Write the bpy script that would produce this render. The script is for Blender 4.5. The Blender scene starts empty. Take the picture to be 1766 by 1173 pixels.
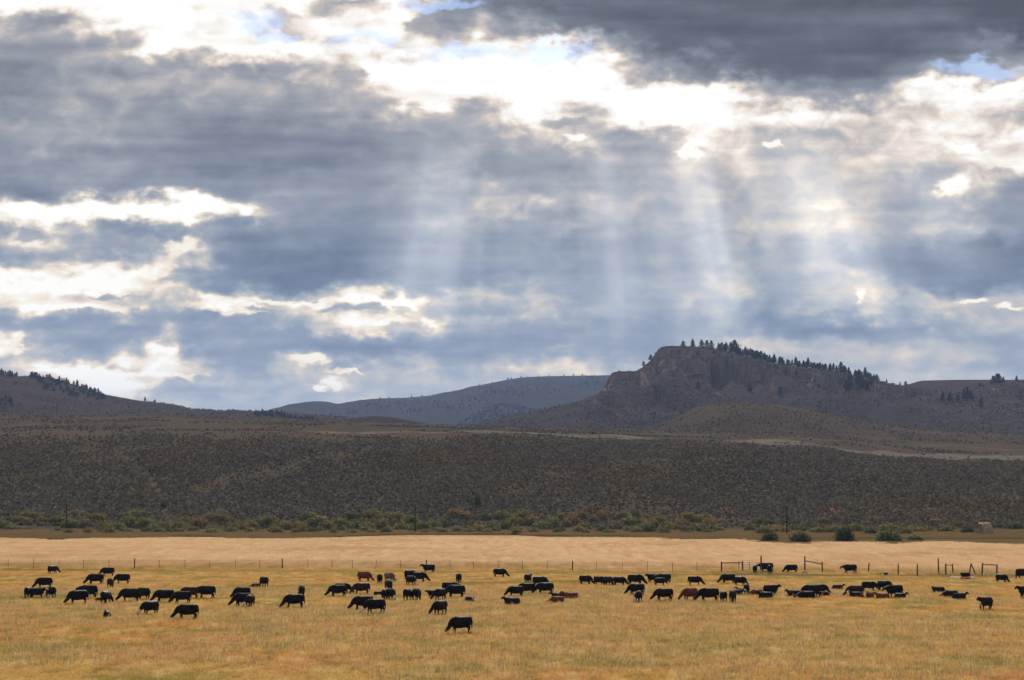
import bpy, bmesh, math, random
import numpy as np
from mathutils import Vector, Matrix

# ------------------------------------------------------------------ camera, sky, sun, exposure
F, CX, HY, CAMZ = 2800.0, 883.0, 868.0, 11.2      # focal length in photo pixels, horizon row, eye height in metres
EXPOSURE = 1.5
SUN_AZ, SUN_EL = math.radians(2.0), math.radians(36.0)
sc = bpy.context.scene
col = sc.collection
rng = np.random.default_rng(7)
random.seed(7)

cam_d = bpy.data.cameras.new('camera')
cam_d.sensor_width = 36.0
cam_d.lens = F / 1766.0 * 36.0
cam_d.shift_y = (HY - 586.5) / 1766.0
cam_d.clip_start, cam_d.clip_end = 1.0, 30000.0
cam = bpy.data.objects.new('camera', cam_d)
cam.location = (0, 0, CAMZ)
cam.rotation_euler = (math.radians(90), 0, 0)
col.objects.link(cam)
sc.camera = cam

sc.view_settings.view_transform = 'Standard'
sc.view_settings.look = 'None'
sc.view_settings.exposure = EXPOSURE
sc.view_settings.gamma = 1.0
sc.view_settings.use_curve_mapping = False
sc.cycles.max_bounces = 6
sc.cycles.diffuse_bounces = 2
sc.cycles.transmission_bounces = 3
sc.cycles.volume_bounces = 1
sc.cycles.use_denoising = True

def lin(r, g, b):
    return tuple(((c / 255.0) / 12.92 if c <= 10 else ((c / 255.0 + 0.055) / 1.055) ** 2.4) for c in (r, g, b))

class NT:
    """small helper to write node trees as expressions"""
    def __init__(self, tree):
        self.t = tree
    def new(self, typ, **kw):
        n = self.t.nodes.new(typ)
        for k, v in kw.items():
            setattr(n, k, v)
        return n
    def put(self, sock, v):
        if isinstance(v, bpy.types.NodeSocket):
            self.t.links.new(v, sock)
        elif v is not None:
            if hasattr(sock.default_value, '__len__') and len(sock.default_value) == 4 and len(v) == 3:
                v = (*v, 1.0)
            sock.default_value = v
    def m(self, op, a, b=None, c=None, clamp=False):
        n = self.new('ShaderNodeMath', operation=op, use_clamp=clamp)
        for i, v in enumerate((a, b, c)):
            self.put(n.inputs[i], v)
        return n.outputs[0]
    def add(self, a, b): return self.m('ADD', a, b)
    def sub(self, a, b): return self.m('SUBTRACT', a, b)
    def mul(self, a, b): return self.m('MULTIPLY', a, b)
    def div(self, a, b): return self.m('DIVIDE', a, b)
    def rng(self, v, a, b, c=0.0, d=1.0, smooth=True):
        n = self.new('ShaderNodeMapRange', interpolation_type='SMOOTHSTEP' if smooth else 'LINEAR')
        self.put(n.inputs['Value'], v)
        for k, x in zip(('From Min', 'From Max', 'To Min', 'To Max'), (a, b, c, d)):
            self.put(n.inputs[k], x)
        return n.outputs['Result']
    def xyz(self, v):
        n = self.new('ShaderNodeSeparateXYZ'); self.put(n.inputs[0], v)
        return n.outputs
    def vec(self, x, y, z=0.0):
        n = self.new('ShaderNodeCombineXYZ')
        for i, v in enumerate((x, y, z)):
            self.put(n.inputs[i], v)
        return n.outputs[0]
    def noise(self, v, scale=1.0, detail=4.0, rough=0.55, dist=0.0, dims='3D', lac=2.0):
        n = self.new('ShaderNodeTexNoise', noise_dimensions=dims)
        if v is not None:
            self.put(n.inputs['Vector'], v)
        for k, x in (('Scale', scale), ('Detail', detail), ('Roughness', rough), ('Distortion', dist), ('Lacunarity', lac)):
            self.put(n.inputs[k], x)
        return n.outputs['Fac']
    def mix(self, f, a, b, blend='MIX'):
        n = self.new('ShaderNodeMix', data_type='RGBA', blend_type=blend)
        self.put(n.inputs[0], f); self.put(n.inputs[6], a); self.put(n.inputs[7], b)
        return n.outputs[2]
    def mixf(self, f, a, b):
        n = self.new('ShaderNodeMix', data_type='FLOAT')
        self.put(n.inputs[0], f); self.put(n.inputs[2], a); self.put(n.inputs[3], b)
        return n.outputs[0]
    def ramp(self, f, stops, interp='LINEAR'):
        n = self.new('ShaderNodeValToRGB')
        self.put(n.inputs[0], f)
        cr = n.color_ramp; cr.interpolation = interp
        while len(cr.elements) < len(stops):
            cr.elements.new(0.5)
        for e, (p, c) in zip(cr.elements, stops):
            e.position = p
        for e, (p, c) in zip(cr.elements, stops):
            e.color = (c, c, c, 1) if not hasattr(c, '__len__') else (*c, 1)
        return n.outputs['Color']
    def mapping(self, v, scale=(1, 1, 1), loc=(0, 0, 0), rot=(0, 0, 0)):
        n = self.new('ShaderNodeMapping')
        self.put(n.inputs['Vector'], v)
        n.inputs['Scale'].default_value = scale; n.inputs['Location'].default_value = loc; n.inputs['Rotation'].default_value = rot
        return n.outputs[0]
    def blobs(self, v, spots):
        """one soft bump per spot (centre and half sizes), the highest wins"""
        best = None
        for cx, cy, rx, ry in spots:
            a = self.new('ShaderNodeVectorMath', operation='MULTIPLY_ADD'); self.put(a.inputs[0], v)
            a.inputs[1].default_value = (1 / rx, 1 / ry, 0); a.inputs[2].default_value = (-cx / rx, -cy / ry, 0)
            d = self.new('ShaderNodeVectorMath', operation='DOT_PRODUCT'); self.put(d.inputs[0], a.outputs[0]); self.put(d.inputs[1], a.outputs[0])
            best = d.outputs['Value'] if best is None else self.m('MINIMUM', best, d.outputs['Value'])
        return self.m('EXPONENT', self.mul(best, -1.0))
    def blob(self, x, y, cx, cy, rx, ry):
        a = self.mul(self.sub(x, cx), 1.0 / rx); b = self.mul(self.sub(y, cy), 1.0 / ry)
        return self.m('EXPONENT', self.mul(self.add(self.mul(a, a), self.mul(b, b)), -1.0))

# cloud brightness by eye, 0 darkest .. 9 white: one string per strip of sky, highest strip first, left to right
SKY_ROWS = [
 (0,   '98999999996696321111111111111100'),
 (40,  '64588989679895463211111111111100'),
 (80, '44455999897877788952111111112233'),
 (120, '34555555476999999996442111123456'),
 (160, '34555555545699999999998543369999'),
 (200, '45554444445565569769999887777876'),
 (240, '45554433333344555765587666678878'),
 (280, '44444333333445544455566666777788'),
 (320, '33433444444455554555565666655754'),
 (360, '89999999544445566566566667655544'),
 (400, '58643453333345544555555667656654'),
 (440, '55656873222334444544545556543322'),
 (480, '97999743322344445545556556743323'),
 (520, '89877699787897667655566456766766'),
 (560, '55444545567867555554455333344566'),
 (600, '86556854443334444554456666666655'),
 (640, '67998865677666566776656666666665'),
 (680, '67788656656766666666666666666666'),
 (720, '66666666666666666666666666666666'),
]

# bright breaks and dark shreds: bearing, height, half width, half height in the same units
SKY_BREAKS = [(90, 368, 130, 20), (345, 354, 66, 15), (330, 381, 13, 8), (318, 425, 36, 18), (30, 478, 60, 16), (150, 492, 110, 18), (270, 470, 40, 14), (110, 531, 130, 7), (400, 533, 90, 13), (560, 521, 150, 7),
    (680, 528, 40, 10), (640, 553, 80, 7), (735, 552, 15, 9), (12, 594, 34, 20), (285, 602, 30, 10), (130, 638, 80, 9), (230, 645, 60, 9), (205, 667, 70, 10), (312, 648, 26, 5), (545, 624, 44, 9), (572, 658, 16, 10),
    (555, 668, 14, 5), (990, 235, 24, 7), (1195, 256, 30, 10), (1338, 251, 20, 8), (1640, 322, 30, 16), (1668, 257, 44, 8), (1475, 514, 10, 9), 
    (1690, 518, 30, 7), (1745, 534, 30, 7), (960, 664, 60, 5), (600, 640, 40, 5)]
SKY_SHREDS = [(600, 132, 34, 22), (715, 38, 36, 11), (480, 122, 30, 14), (612, 1, 44, 5), (985, 214, 50, 10), (620, 535, 70, 7), (455, 535, 36, 4), (60, 405, 40, 10), (220, 425, 70, 10), (195, 512, 40, 6)]

def build_world():
    w = bpy.data.worlds.new('World'); sc.world = w
    w.use_nodes = True
    t = w.node_tree; t.nodes.clear(); n = NT(t)
    d = n.xyz(n.new('ShaderNodeTexCoord').outputs['Generated'])
    yy = n.m('MAXIMUM', d[1], 0.08)
    u = n.div(d[0], yy); v = n.div(d[2], yy)                   # bearing and height above the horizon, as tangents
    X = n.add(n.mul(u, F), CX); Y = n.sub(HY, n.mul(v, F))      # the same in units of the strips above
    # ragged cloud edges: bend the lookup with two sizes of noise
    q = n.vec(n.mul(X, 0.01), n.mul(Y, 0.0165), 0.0)
    n1 = n.noise(q, 0.9, 5, 0.52, dims='2D'); n2 = n.noise(n.mapping(q, loc=(31, 17, 5)), 0.9, 5, 0.52, dims='2D')
    n3 = n.noise(n.mapping(q, loc=(11, 57, 3)), 3.0, 4, 0.5, dims='2D'); n4 = n.noise(n.mapping(q, loc=(71, 7, 9)), 3.0, 4, 0.5, dims='2D')
    Xw = n.add(X, n.add(n.mul(n.sub(n1, 0.5), 150), n.mul(n.sub(n3, 0.5), 45)))
    Yw = n.add(Y, n.add(n.mul(n.sub(n2, 0.5), 80), n.mul(n.sub(n4, 0.5), 38)))
    Xw2 = n.add(X, n.add(n.mul(n.sub(n1, 0.5), 70), n.mul(n.sub(n3, 0.5), 50)))
    Yw2 = n.add(Y, n.add(n.mul(n.sub(n2, 0.5), 36), n.mul(n.sub(n4, 0.5), 26)))
    fx = n.m('DIVIDE', Xw, 1766.0, clamp=True)
    lev = None; prev = None
    for y, s in SKY_ROWS:
        r = n.ramp(fx, [(i / 31.0, int(c) / 9.0) for i, c in enumerate(s)], 'LINEAR')
        if lev is None:
            lev = r
        else:
            lev = n.mix(n.rng(Yw, prev, y), lev, r)
        prev = y
    lev = n.xyz(lev)[0]
    # elsewhere the same broken cloud carries on
    zz = n.add(n.m('MAXIMUM', d[2], 0.0), 0.12)
    cp = n.vec(n.div(d[0], zz), n.div(d[1], zz), 0.0)
    gen = n.add(0.53, n.mul(n.sub(n.noise(cp, 1.1, 7, 0.58, dims='2D'), 0.5), 2.2))
    ins = n.mul(n.mul(n.rng(X, -330, -20), n.rng(X, 2100, 1790)), n.mul(n.rng(Y, -320, -20), n.rng(d[1], 0.1, 0.3)))
    lev = n.mixf(ins, gen, lev)
    # finer structure: flat layering inside the cloud, billows where it thins
    f1 = n.noise(n.mapping(q, loc=(3, 91, 2)), 1.8, 7, 0.52, 0.35, dims='2D')
    f2 = n.noise(n.mapping(q, scale=(0.28, 1.7, 1), loc=(13, 1, 8)), 1.3, 4, 0.42, dims='2D')
    edge = n.mul(n.rng(lev, 0.42, 0.62), n.rng(lev, 1.0, 0.86))
    amp = n.mul(n.rng(Y, 740, 600, 0.5, 1.0), n.rng(n.mul(n.rng(X, 800, 1200), n.rng(Y, 230, 320)), 0, 1, 1.0, 0.65))
    det = n.add(n.mul(n.sub(f1, 0.5), n.mixf(edge, 0.19, 0.52)), n.mul(n.sub(f2, 0.5), 0.34))
    lev = n.add(lev, n.mul(det, amp))
    # breaks where the bright sky behind shows through, with ragged crisp edges
    W2 = n.vec(Xw2, Yw2, 0.0)
    br = n.blobs(W2, [(a, b, c * 0.88, d * 0.86) for a, b, c, d in SKY_BREAKS])
    rag = n.mul(n.sub(n.noise(n.mapping(q, loc=(41, 3, 6)), 3.0, 6, 0.55, dims='2D'), 0.5), 0.9)
    k = n.add(br, n.mul(rag, n.rng(br, 0.02, 0.3)))
    lev = n.add(lev, n.mul(n.rng(br, 0.02, 0.8), 0.14))                       # glow round the gap
    lev = n.m('MAXIMUM', lev, n.mixf(n.rng(k, 0.15, 0.85), lev, n.add(0.93, n.mul(n.sub(f1, 0.5), 0.5))))
    # thin dark shreds hanging in front of the glow
    dk = n.blobs(W2, SKY_SHREDS)
    dk = n.add(dk, n.mul(rag, n.rng(dk, 0.02, 0.3)))
    lev = n.mixf(n.mul(n.rng(dk, 0.2, 0.9), 0.7), lev, 0.5)
    lev = n.m('ADD', lev, 0.0, clamp=True)
    hi = n.ramp(lev, [(0.0, lin(80, 82, 91)), (0.14, lin(97, 101, 111)), (0.3, lin(122, 128, 139)), (0.46, lin(149, 152, 160)), (0.58, lin(173, 172, 174)),
                      (0.67, lin(198, 190, 184)), (0.76, lin(226, 214, 200)), (0.84, lin(250, 241, 228)), (0.91, (1.03, 1.0, 0.95)), (1.0, (1.15, 1.14, 1.1))])
    lo = n.ramp(lev, [(0.0, lin(88, 98, 118)), (0.2, lin(105, 119, 142)), (0.4, lin(129, 144, 165)), (0.55, lin(152, 163, 177)),
                      (0.65, lin(176, 181, 186)), (0.75, lin(207, 200, 190)), (0.84, lin(244, 229, 206)), (0.92, lin(255, 247, 230)), (1.0, (1.08, 1.05, 0.98))])
    cloud = n.mix(n.rng(Y, 160, 560), hi, lo)
    # bluer, smoother low air
    cloud = n.mix(n.rng(Y, 610, 760, 0.0, 0.5), cloud, lin(165, 182, 202))
    # shafts of light spreading from the hidden sun
    s = n.div(n.sub(X, 950.0), n.m('MAXIMUM', n.add(Y, 1000.0), 50.0))
    sv = n.vec(n.mul(s, 22.0), 0.0, n.mul(Y, 0.0006))
    beams = n.mul(n.rng(n.noise(sv, 1.0, 2, 0.5), 0.40, 0.78), 0.09)
    beams = n.mul(beams, n.mul(n.rng(s, -0.28, -0.12), n.rng(s, 0.56, 0.4)))
    for sc_, wd, a, y0, y1 in ((-0.155, 0.038, 0.16, 420, 640), (-0.12, 0.014, 0.05, 420, 600), (-0.03, 0.04, 0.05, 450, 640), (0.085, 0.03, 0.09, 460, 620), (0.14, 0.014, 0.06, 470, 620),
                              (0.187, 0.028, 0.23, 450, 680), (0.208, 0.008, 0.09, 450, 650), (0.27, 0.016, 0.06, 450, 600), (0.33, 0.04, 0.29, 430, 600), (0.368, 0.013, 0.12, 420, 570), (0.49, 0.045, 0.13, 380, 540)):
        g = n.mul(n.sub(s, sc_), 1.0 / wd)
        g = n.m('EXPONENT', n.mul(n.mul(g, g), -1.0))
        beams = n.add(beams, n.mul(n.mul(g, a), n.rng(Y, y1, y0)))
    beams = n.mul(n.mul(beams, 1.0), n.mul(n.rng(Y, 160, 360), n.rng(Y, 670, 500)))
    cloud = n.mix(1.0, cloud, n.mix(n.mul(beams, 1.0), (0, 0, 0), (1.0, 0.97, 0.92)), 'ADD')
    # clear gaps: the physical sky
    sky = n.new('ShaderNodeTexSky', sky_type='NISHITA', sun_disc=False, sun_elevation=SUN_EL, sun_rotation=SUN_AZ, altitude=2400.0)
    gaps = n.blobs(n.vec(Xw, Yw, 0.0), [(440, 38, 52, 26), (480, 62, 45, 14), (640, 75, 90, 16), (820, 92, 120, 20), (960, 85, 60, 22), (1700, 118, 100, 22), (760, 8, 90, 12)])
    gaps = n.mul(n.rng(n.add(gaps, n.mul(rag, n.rng(gaps, 0.02, 0.3))), 0.3, 0.85), 0.42)
    skyc = n.mix(1.0, sky.outputs['Color'], (0.06 / SKY_GAIN, 0.062 / SKY_GAIN, 0.066 / SKY_GAIN), 'MULTIPLY')
    out = n.mix(gaps, cloud, skyc)
    bg = n.new('ShaderNodeBackground'); n.put(bg.inputs['Color'], out); bg.inputs['Strength'].default_value = SKY_GAIN
    wo = n.new('ShaderNodeOutputWorld'); t.links.new(bg.outputs[0], wo.inputs['Surface'])
    w.cycles.sampling_method = 'MANUAL'; w.cycles.sample_map_resolution = 1024

SKY_GAIN = 0.97 / 2 ** EXPOSURE
build_world()

sun_d = bpy.data.lights.new('sun', 'SUN')
sun_d.energy = 2.1; sun_d.angle = math.radians(9); sun_d.color = (1.0, 0.93, 0.82)
sun = bpy.data.objects.new('sun', sun_d)
sdir = Vector((math.sin(SUN_AZ) * math.cos(SUN_EL), math.cos(SUN_AZ) * math.cos(SUN_EL), math.sin(SUN_EL)))
sun.rotation_euler = sdir.to_track_quat('Z', 'Y').to_euler()
sun.location = (0, 0, 300)
col.objects.link(sun)

# ------------------------------------------------------------------ helpers
def mesh_obj(name, verts, faces, mat=None, parent=None, smooth=False, kind=None):
    me = bpy.data.meshes.new(name)
    me.from_pydata([tuple(map(float, v)) for v in verts], [], [tuple(map(int, f)) for f in faces])
    if smooth:
        me.shade_smooth()
    me.update()
    return put(name, me, mat, parent, kind)

def put(name, me, mat=None, parent=None, kind=None):
    o = bpy.data.objects.new(name, me)
    if mat is not None and not me.materials:
        me.materials.append(mat)
    col.objects.link(o)
    if parent is not None:
        o.parent = parent
    if kind:
        o['kind'] = kind
    return o

def thing(name, loc, label, cat, group=None, rz=0.0, scale=1.0):
    o = bpy.data.objects.new(name, None)
    o.empty_display_size = 0.3
    o.location = loc; o.rotation_euler = (0, 0, rz); o.scale = (scale,) * 3
    col.objects.link(o)
    return tag(o, label, cat, group)

def tag(o, label, cat, group=None):
    o['label'] = label; o['category'] = cat
    if group: o['group'] = group
    return o

def gx(px, Y): return (px - CX) / F * Y
def gz(py, Y): return CAMZ + (HY - py) / F * Y
def gY(py): return F * CAMZ / (py - HY)            # distance of a point on the flat pasture

class MB:
    """collects verts and faces"""
    def __init__(self): self.v, self.f = [], []
    def tube(self, path, radii, n=8, side=None, caps=True):
        """loft of ellipses along a path; radii entries are r or (across, along_up)"""
        P = [Vector(p) for p in path]; base = len(self.v)
        for i, p in enumerate(P):
            t = (P[min(i + 1, len(P) - 1)] - P[max(i - 1, 0)]).normalized()
            s = Vector(side) if side is not None else (Vector((0, 1, 0)) if abs(t.y) < 0.9 else Vector((1, 0, 0)))
            s = (s - t * s.dot(t)).normalized(); up = t.cross(s).normalized()
            r = radii[i]; a, b = r if hasattr(r, '__len__') else (r, r)
            for k in range(n):
                th = 2 * math.pi * k / n
                self.v.append(p + s * (a * math.cos(th)) + up * (b * math.sin(th)))
        for i in range(len(P) - 1):
            for k in range(n):
                k2 = (k + 1) % n
                self.f.append((base + i * n + k, base + i * n + k2, base + (i + 1) * n + k2, base + (i + 1) * n + k))
        if caps:
            self.f.append(tuple(base + k for k in reversed(range(n))))
            e = base + (len(P) - 1) * n
            self.f.append(tuple(e + k for k in range(n)))
        return self
    def box(self, c, s, rot=None):
        base = len(self.v)
        R = rot or Matrix.Identity(3)
        for dx in (-1, 1):
            for dy in (-1, 1):
                for dz in (-1, 1):
                    self.v.append(Vector(c) + R @ Vector((dx * s[0] / 2, dy * s[1] / 2, dz * s[2] / 2)))
        for f in ((0, 1, 3, 2), (4, 6, 7, 5), (0, 4, 5, 1), (2, 3, 7, 6), (0, 2, 6, 4), (1, 5, 7, 3)):
            self.f.append(tuple(base + k for k in f))
        return self
    def tri(self, a, b, c):
        base = len(self.v); self.v += [a, b, c]; self.f.append((base, base + 1, base + 2)); return self
    def mesh(self, name, mat=None, smooth=False):
        me = bpy.data.meshes.new(name)
        me.from_pydata([tuple(v) for v in self.v], [], self.f)
        if smooth: me.shade_smooth()
        if mat: me.materials.append(mat)
        me.update()
        return me
    def build(self, name, mat, parent=None, smooth=False):
        return put(name, self.mesh(name, mat, smooth), None, parent)

# numpy value noise
_P = np.random.default_rng(3).random(65536)
def vnoise(x, y, seed=0):
    x = np.asarray(x, float); y = np.asarray(y, float)
    xi = np.floor(x).astype(np.int64); yi = np.floor(y).astype(np.int64)
    fx = x - xi; fy = y - yi
    fx = fx * fx * (3 - 2 * fx); fy = fy * fy * (3 - 2 * fy)
    h = lambda a, b: _P[((a * 73856093) ^ (b * 19349663) ^ (seed * 83492791)) & 65535]
    a = h(xi, yi) * (1 - fx) + h(xi + 1, yi) * fx
    b = h(xi, yi + 1) * (1 - fx) + h(xi + 1, yi + 1) * fx
    return (a * (1 - fy) + b * fy) * 2 - 1
def fbm(x, y, o=4, seed=0, g=0.5):
    s = 0; a = 1; f = 1
    for i in range(o):
        s = s + a * vnoise(np.asarray(x) * f + 13.7 * i, np.asarray(y) * f - 7.1 * i, seed + i); a *= g; f *= 2.03
    return s
def sstep(a, b, x):
    t = np.clip((np.asarray(x, float) - a) / (b - a), 0, 1); return t * t * (3 - 2 * t)
def prof(pts):
    p = np.array(pts, float)
    def f(x):
        """smooth profile through the points"""
        x = np.asarray(x, float); s = 6.0
        return (np.interp(x - s, p[:, 0], p[:, 1]) + 2 * np.interp(x, p[:, 0], p[:, 1]) + np.interp(x + s, p[:, 0], p[:, 1])) / 4
    return f

# ------------------------------------------------------------------ materials
def new_mat(name):
    m = bpy.data.materials.new(name); m.use_nodes = True
    m.node_tree.nodes.clear()
    return m, NT(m.node_tree)
def finish(m, n, color, rough=0.9, bump=None, bump_d=0.1, transl=0.0, spec=0.2, tcol=None):
    out = n.new('ShaderNodeOutputMaterial')
    p = n.new('ShaderNodeBsdfPrincipled')
    n.put(p.inputs['Base Color'], color); n.put(p.inputs['Roughness'], rough)
    p.inputs['Specular IOR Level'].default_value = spec
    if bump is not None:
        b = n.new('ShaderNodeBump'); n.put(b.inputs['Height'], bump); b.inputs['Distance'].default_value = bump_d
        n.put(p.inputs['Normal'], b.outputs[0])
    sh = p.outputs[0]
    if transl:
        tr = n.new('ShaderNodeBsdfTranslucent'); n.put(tr.inputs['Color'], tcol if tcol is not None else color)
        mx = n.new('ShaderNodeMixShader'); mx.inputs[0].default_value = transl
        m.node_tree.links.new(sh, mx.inputs[1]); m.node_tree.links.new(tr.outputs[0], mx.inputs[2]); sh = mx.outputs[0]
    m.node_tree.links.new(sh, out.inputs['Surface'])
    return m

FENCE = [(-400, 981), (0, 981), (487, 981), (987, 984), (1244, 987), (1400, 987.5), (1497, 989), (1582, 993.5), (1766, 995), (2200, 998)]
_fx = np.array([gx(p, gY(q)) for p, q in FENCE]); _fy = np.array([gY(q) for p, q in FENCE])
def fence_y(x): return np.interp(x, _fx, _fy)

def pasture_color(n):
    """straw, russet and green patches of the grazed pasture and the pale hay meadow past the fence"""
    g = n.new('ShaderNodeNewGeometry')
    P = g.outputs['Position']; x, y, z = n.xyz(P)
    flat = n.vec(x, y, 0.0)
    big = n.noise(n.mapping(flat, scale=(0.018, 0.05, 1)), 1.0, 4, 0.55, dims='2D')
    mid = n.noise(n.mapping(flat, scale=(0.10, 0.13, 1)), 1.0, 4, 0.6, dims='2D')
    fine = n.noise(n.mapping(flat, scale=(1.6, 0.5, 1), loc=(9, 4, 0)), 1.0, 3, 0.6, dims='2D')
    c = n.mix(n.rng(big, 0.36, 0.62), (0.458, 0.264, 0.086), (0.448, 0.298, 0.104))
    c = n.mix(n.rng(mid, 0.5, 0.64, 0, 0.9), c, (0.276, 0.222, 0.069))
    c = n.mix(n.rng(mid, 0.47, 0.33, 0, 0.85), c, (0.448, 0.247, 0.110))
    m2 = n.noise(n.mapping(flat, scale=(0.42, 0.20, 1), loc=(7, 2, 0)), 1.0, 3, 0.55, dims='2D')
    c = n.mix(n.rng(m2, 0.54, 0.68, 0, 0.8), c, (0.521, 0.378, 0.178))
    c = n.mix(n.rng(m2, 0.44, 0.3, 0, 0.75), c, (0.245, 0.167, 0.062))
    c = n.mix(n.rng(fine, 0.55, 0.75, 0, 0.6), c, (0.552, 0.413, 0.211))
    c = n.mix(n.rng(fine, 0.42, 0.25, 0, 0.6), c, (0.229, 0.151, 0.058))
    wob = n.mul(n.sub(n.noise(n.mapping(flat, scale=(0.05, 0.05, 1), loc=(2, 8, 0)), 1.0, 4, 0.6, dims='2D'), 0.5), 22.0)
    # damp green strips along old ditches
    def strip(c, a, b, half, amt, x0, x1, colr):
        dist = n.m('ABSOLUTE', n.sub(n.add(y, n.mul(wob, 0.35)), n.add(a, n.mul(x, b))))
        k = n.mul(n.rng(dist, half, half * 0.25), n.mul(n.rng(x, x0 - 12, x0), n.rng(x, x1 + 14, x1)))
        k = n.mul(k, n.rng(n.noise(n.mapping(flat, scale=(0.06, 0.1, 1), loc=(4, 4, 0)), 1.0, 3, 0.6, dims='2D'), 0.3, 0.55, 0.15, 1.0))
        return n.mix(n.mul(k, amt), c, colr)
    c = strip(c, 230, 0.65, 6, 0.85, -90, -40, (0.130, 0.150, 0.036))
    c = strip(c, 228, 0.35, 5, 0.7, -42, 12, (0.202, 0.176, 0.046))
    c = strip(c, 226, 0.25, 6, 0.5, 10, 60, (0.221, 0.182, 0.039))
    c = strip(c, 262, -0.12, 7, 0.55, -60, 40, (0.221, 0.182, 0.052))
    c = strip(c, 258, -0.14, 5, 0.9, 28, 110, (0.137, 0.137, 0.065))
    c = strip(c, 273, 0.02, 4, 0.9, -110, -72, (0.111, 0.124, 0.039))
    # pale standing hay beyond the fence
    fl = n.new('ShaderNodeFloatCurve'); cv = fl.mapping.curves[0]
    pts = [((a + 150) / 300, (b - 200) / 100) for a, b in zip(np.linspace(-150, 150, 13), fence_y(np.linspace(-150, 150, 13)))]
    while len(cv.points) < len(pts): cv.points.new(0.5, 0.5)
    for p, q in zip(cv.points, pts): p.location = q
    fl.mapping.update()
    n.put(fl.inputs['Value'], n.div(n.add(x, 150), 300))
    fy = n.add(n.mul(fl.outputs[0], 100), 200)
    past = n.sub(n.add(y, n.mul(wob, 0.25)), fy)
    hb = n.noise(n.mapping(flat, scale=(0.035, 0.022, 1), loc=(5, 1, 0)), 1.0, 4, 0.62, dims='2D')
    hf = n.noise(n.mapping(flat, scale=(0.40, 0.06, 1)), 1.0, 4, 0.62, dims='2D')
    h = n.mix(n.rng(hb, 0.35, 0.65), (0.511, 0.349, 0.202), (0.547, 0.397, 0.243))
    h = n.mix(n.rng(hb, 0.45, 0.3, 0, 0.5), h, (0.403, 0.275, 0.131))
    h = n.mix(n.rng(hf, 0.52, 0.7, 0, 0.8), h, (0.602, 0.474, 0.311))
    h = n.mix(n.rng(hf, 0.45, 0.28, 0, 0.75), h, (0.420, 0.262, 0.145))
    rough = n.mix(n.rng(hf, 0.4, 0.6), (0.30, 0.20, 0.075), (0.40, 0.27, 0.12))       # rank margin under the wire
    h = n.mix(n.mul(n.rng(past, 42, 8), n.rng(hb, 0.35, 0.6, 0.25, 0.9)), h, rough)
    c = n.mix(n.rng(past, -2, 5), c, h)
    return c, mid, fine

def field_mats():
    m, n = new_mat('pasture_soil'); c, mid, fine = pasture_color(n)
    c = n.mix(1.0, c, (0.62, 0.6, 0.56), 'MULTIPLY')
    finish(m, n, c, 1.0, fine, 0.1, spec=0.0)
    g, n = new_mat('dry_grass'); c, mid, fine = pasture_color(n)
    r = n.new('ShaderNodeNewGeometry').outputs['Random Per Island']
    c = n.mix(n.rng(r, 0.0, 1.0, 0, 1, False), n.mix(1.0, c, (1.08, 1.06, 1.02), 'MULTIPLY'), n.mix(1.0, c, (1.36, 1.36, 1.36), 'MULTIPLY'))
    finish(g, n, c, 0.9, None, transl=0.45, spec=0.05)
    return m, g
M_SOIL, M_GRASS = field_mats()

def verge_mat():
    m, n = new_mat('rank_grass')
    P = n.new('ShaderNodeNewGeometry').outputs['Position']
    a = n.noise(n.mapping(P, scale=(0.03, 0.09, 1)), 1.0, 5, 0.6); b = n.noise(n.mapping(P, scale=(0.5, 0.5, 1)), 1.0, 3, 0.6)
    c = n.mix(n.rng(a, 0.4, 0.62), (0.115, 0.070, 0.032), (0.075, 0.060, 0.024))
    c = n.mix(n.rng(a, 0.6, 0.72, 0, 0.7), c, (0.19, 0.11, 0.055))
    c = n.mix(n.rng(b, 0.5, 0.75, 0, 0.5), c, (0.16, 0.095, 0.042))
    return finish(m, n, c, 1.0, b, 0.3, spec=0.0)
M_VERGE = verge_mat()

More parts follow.
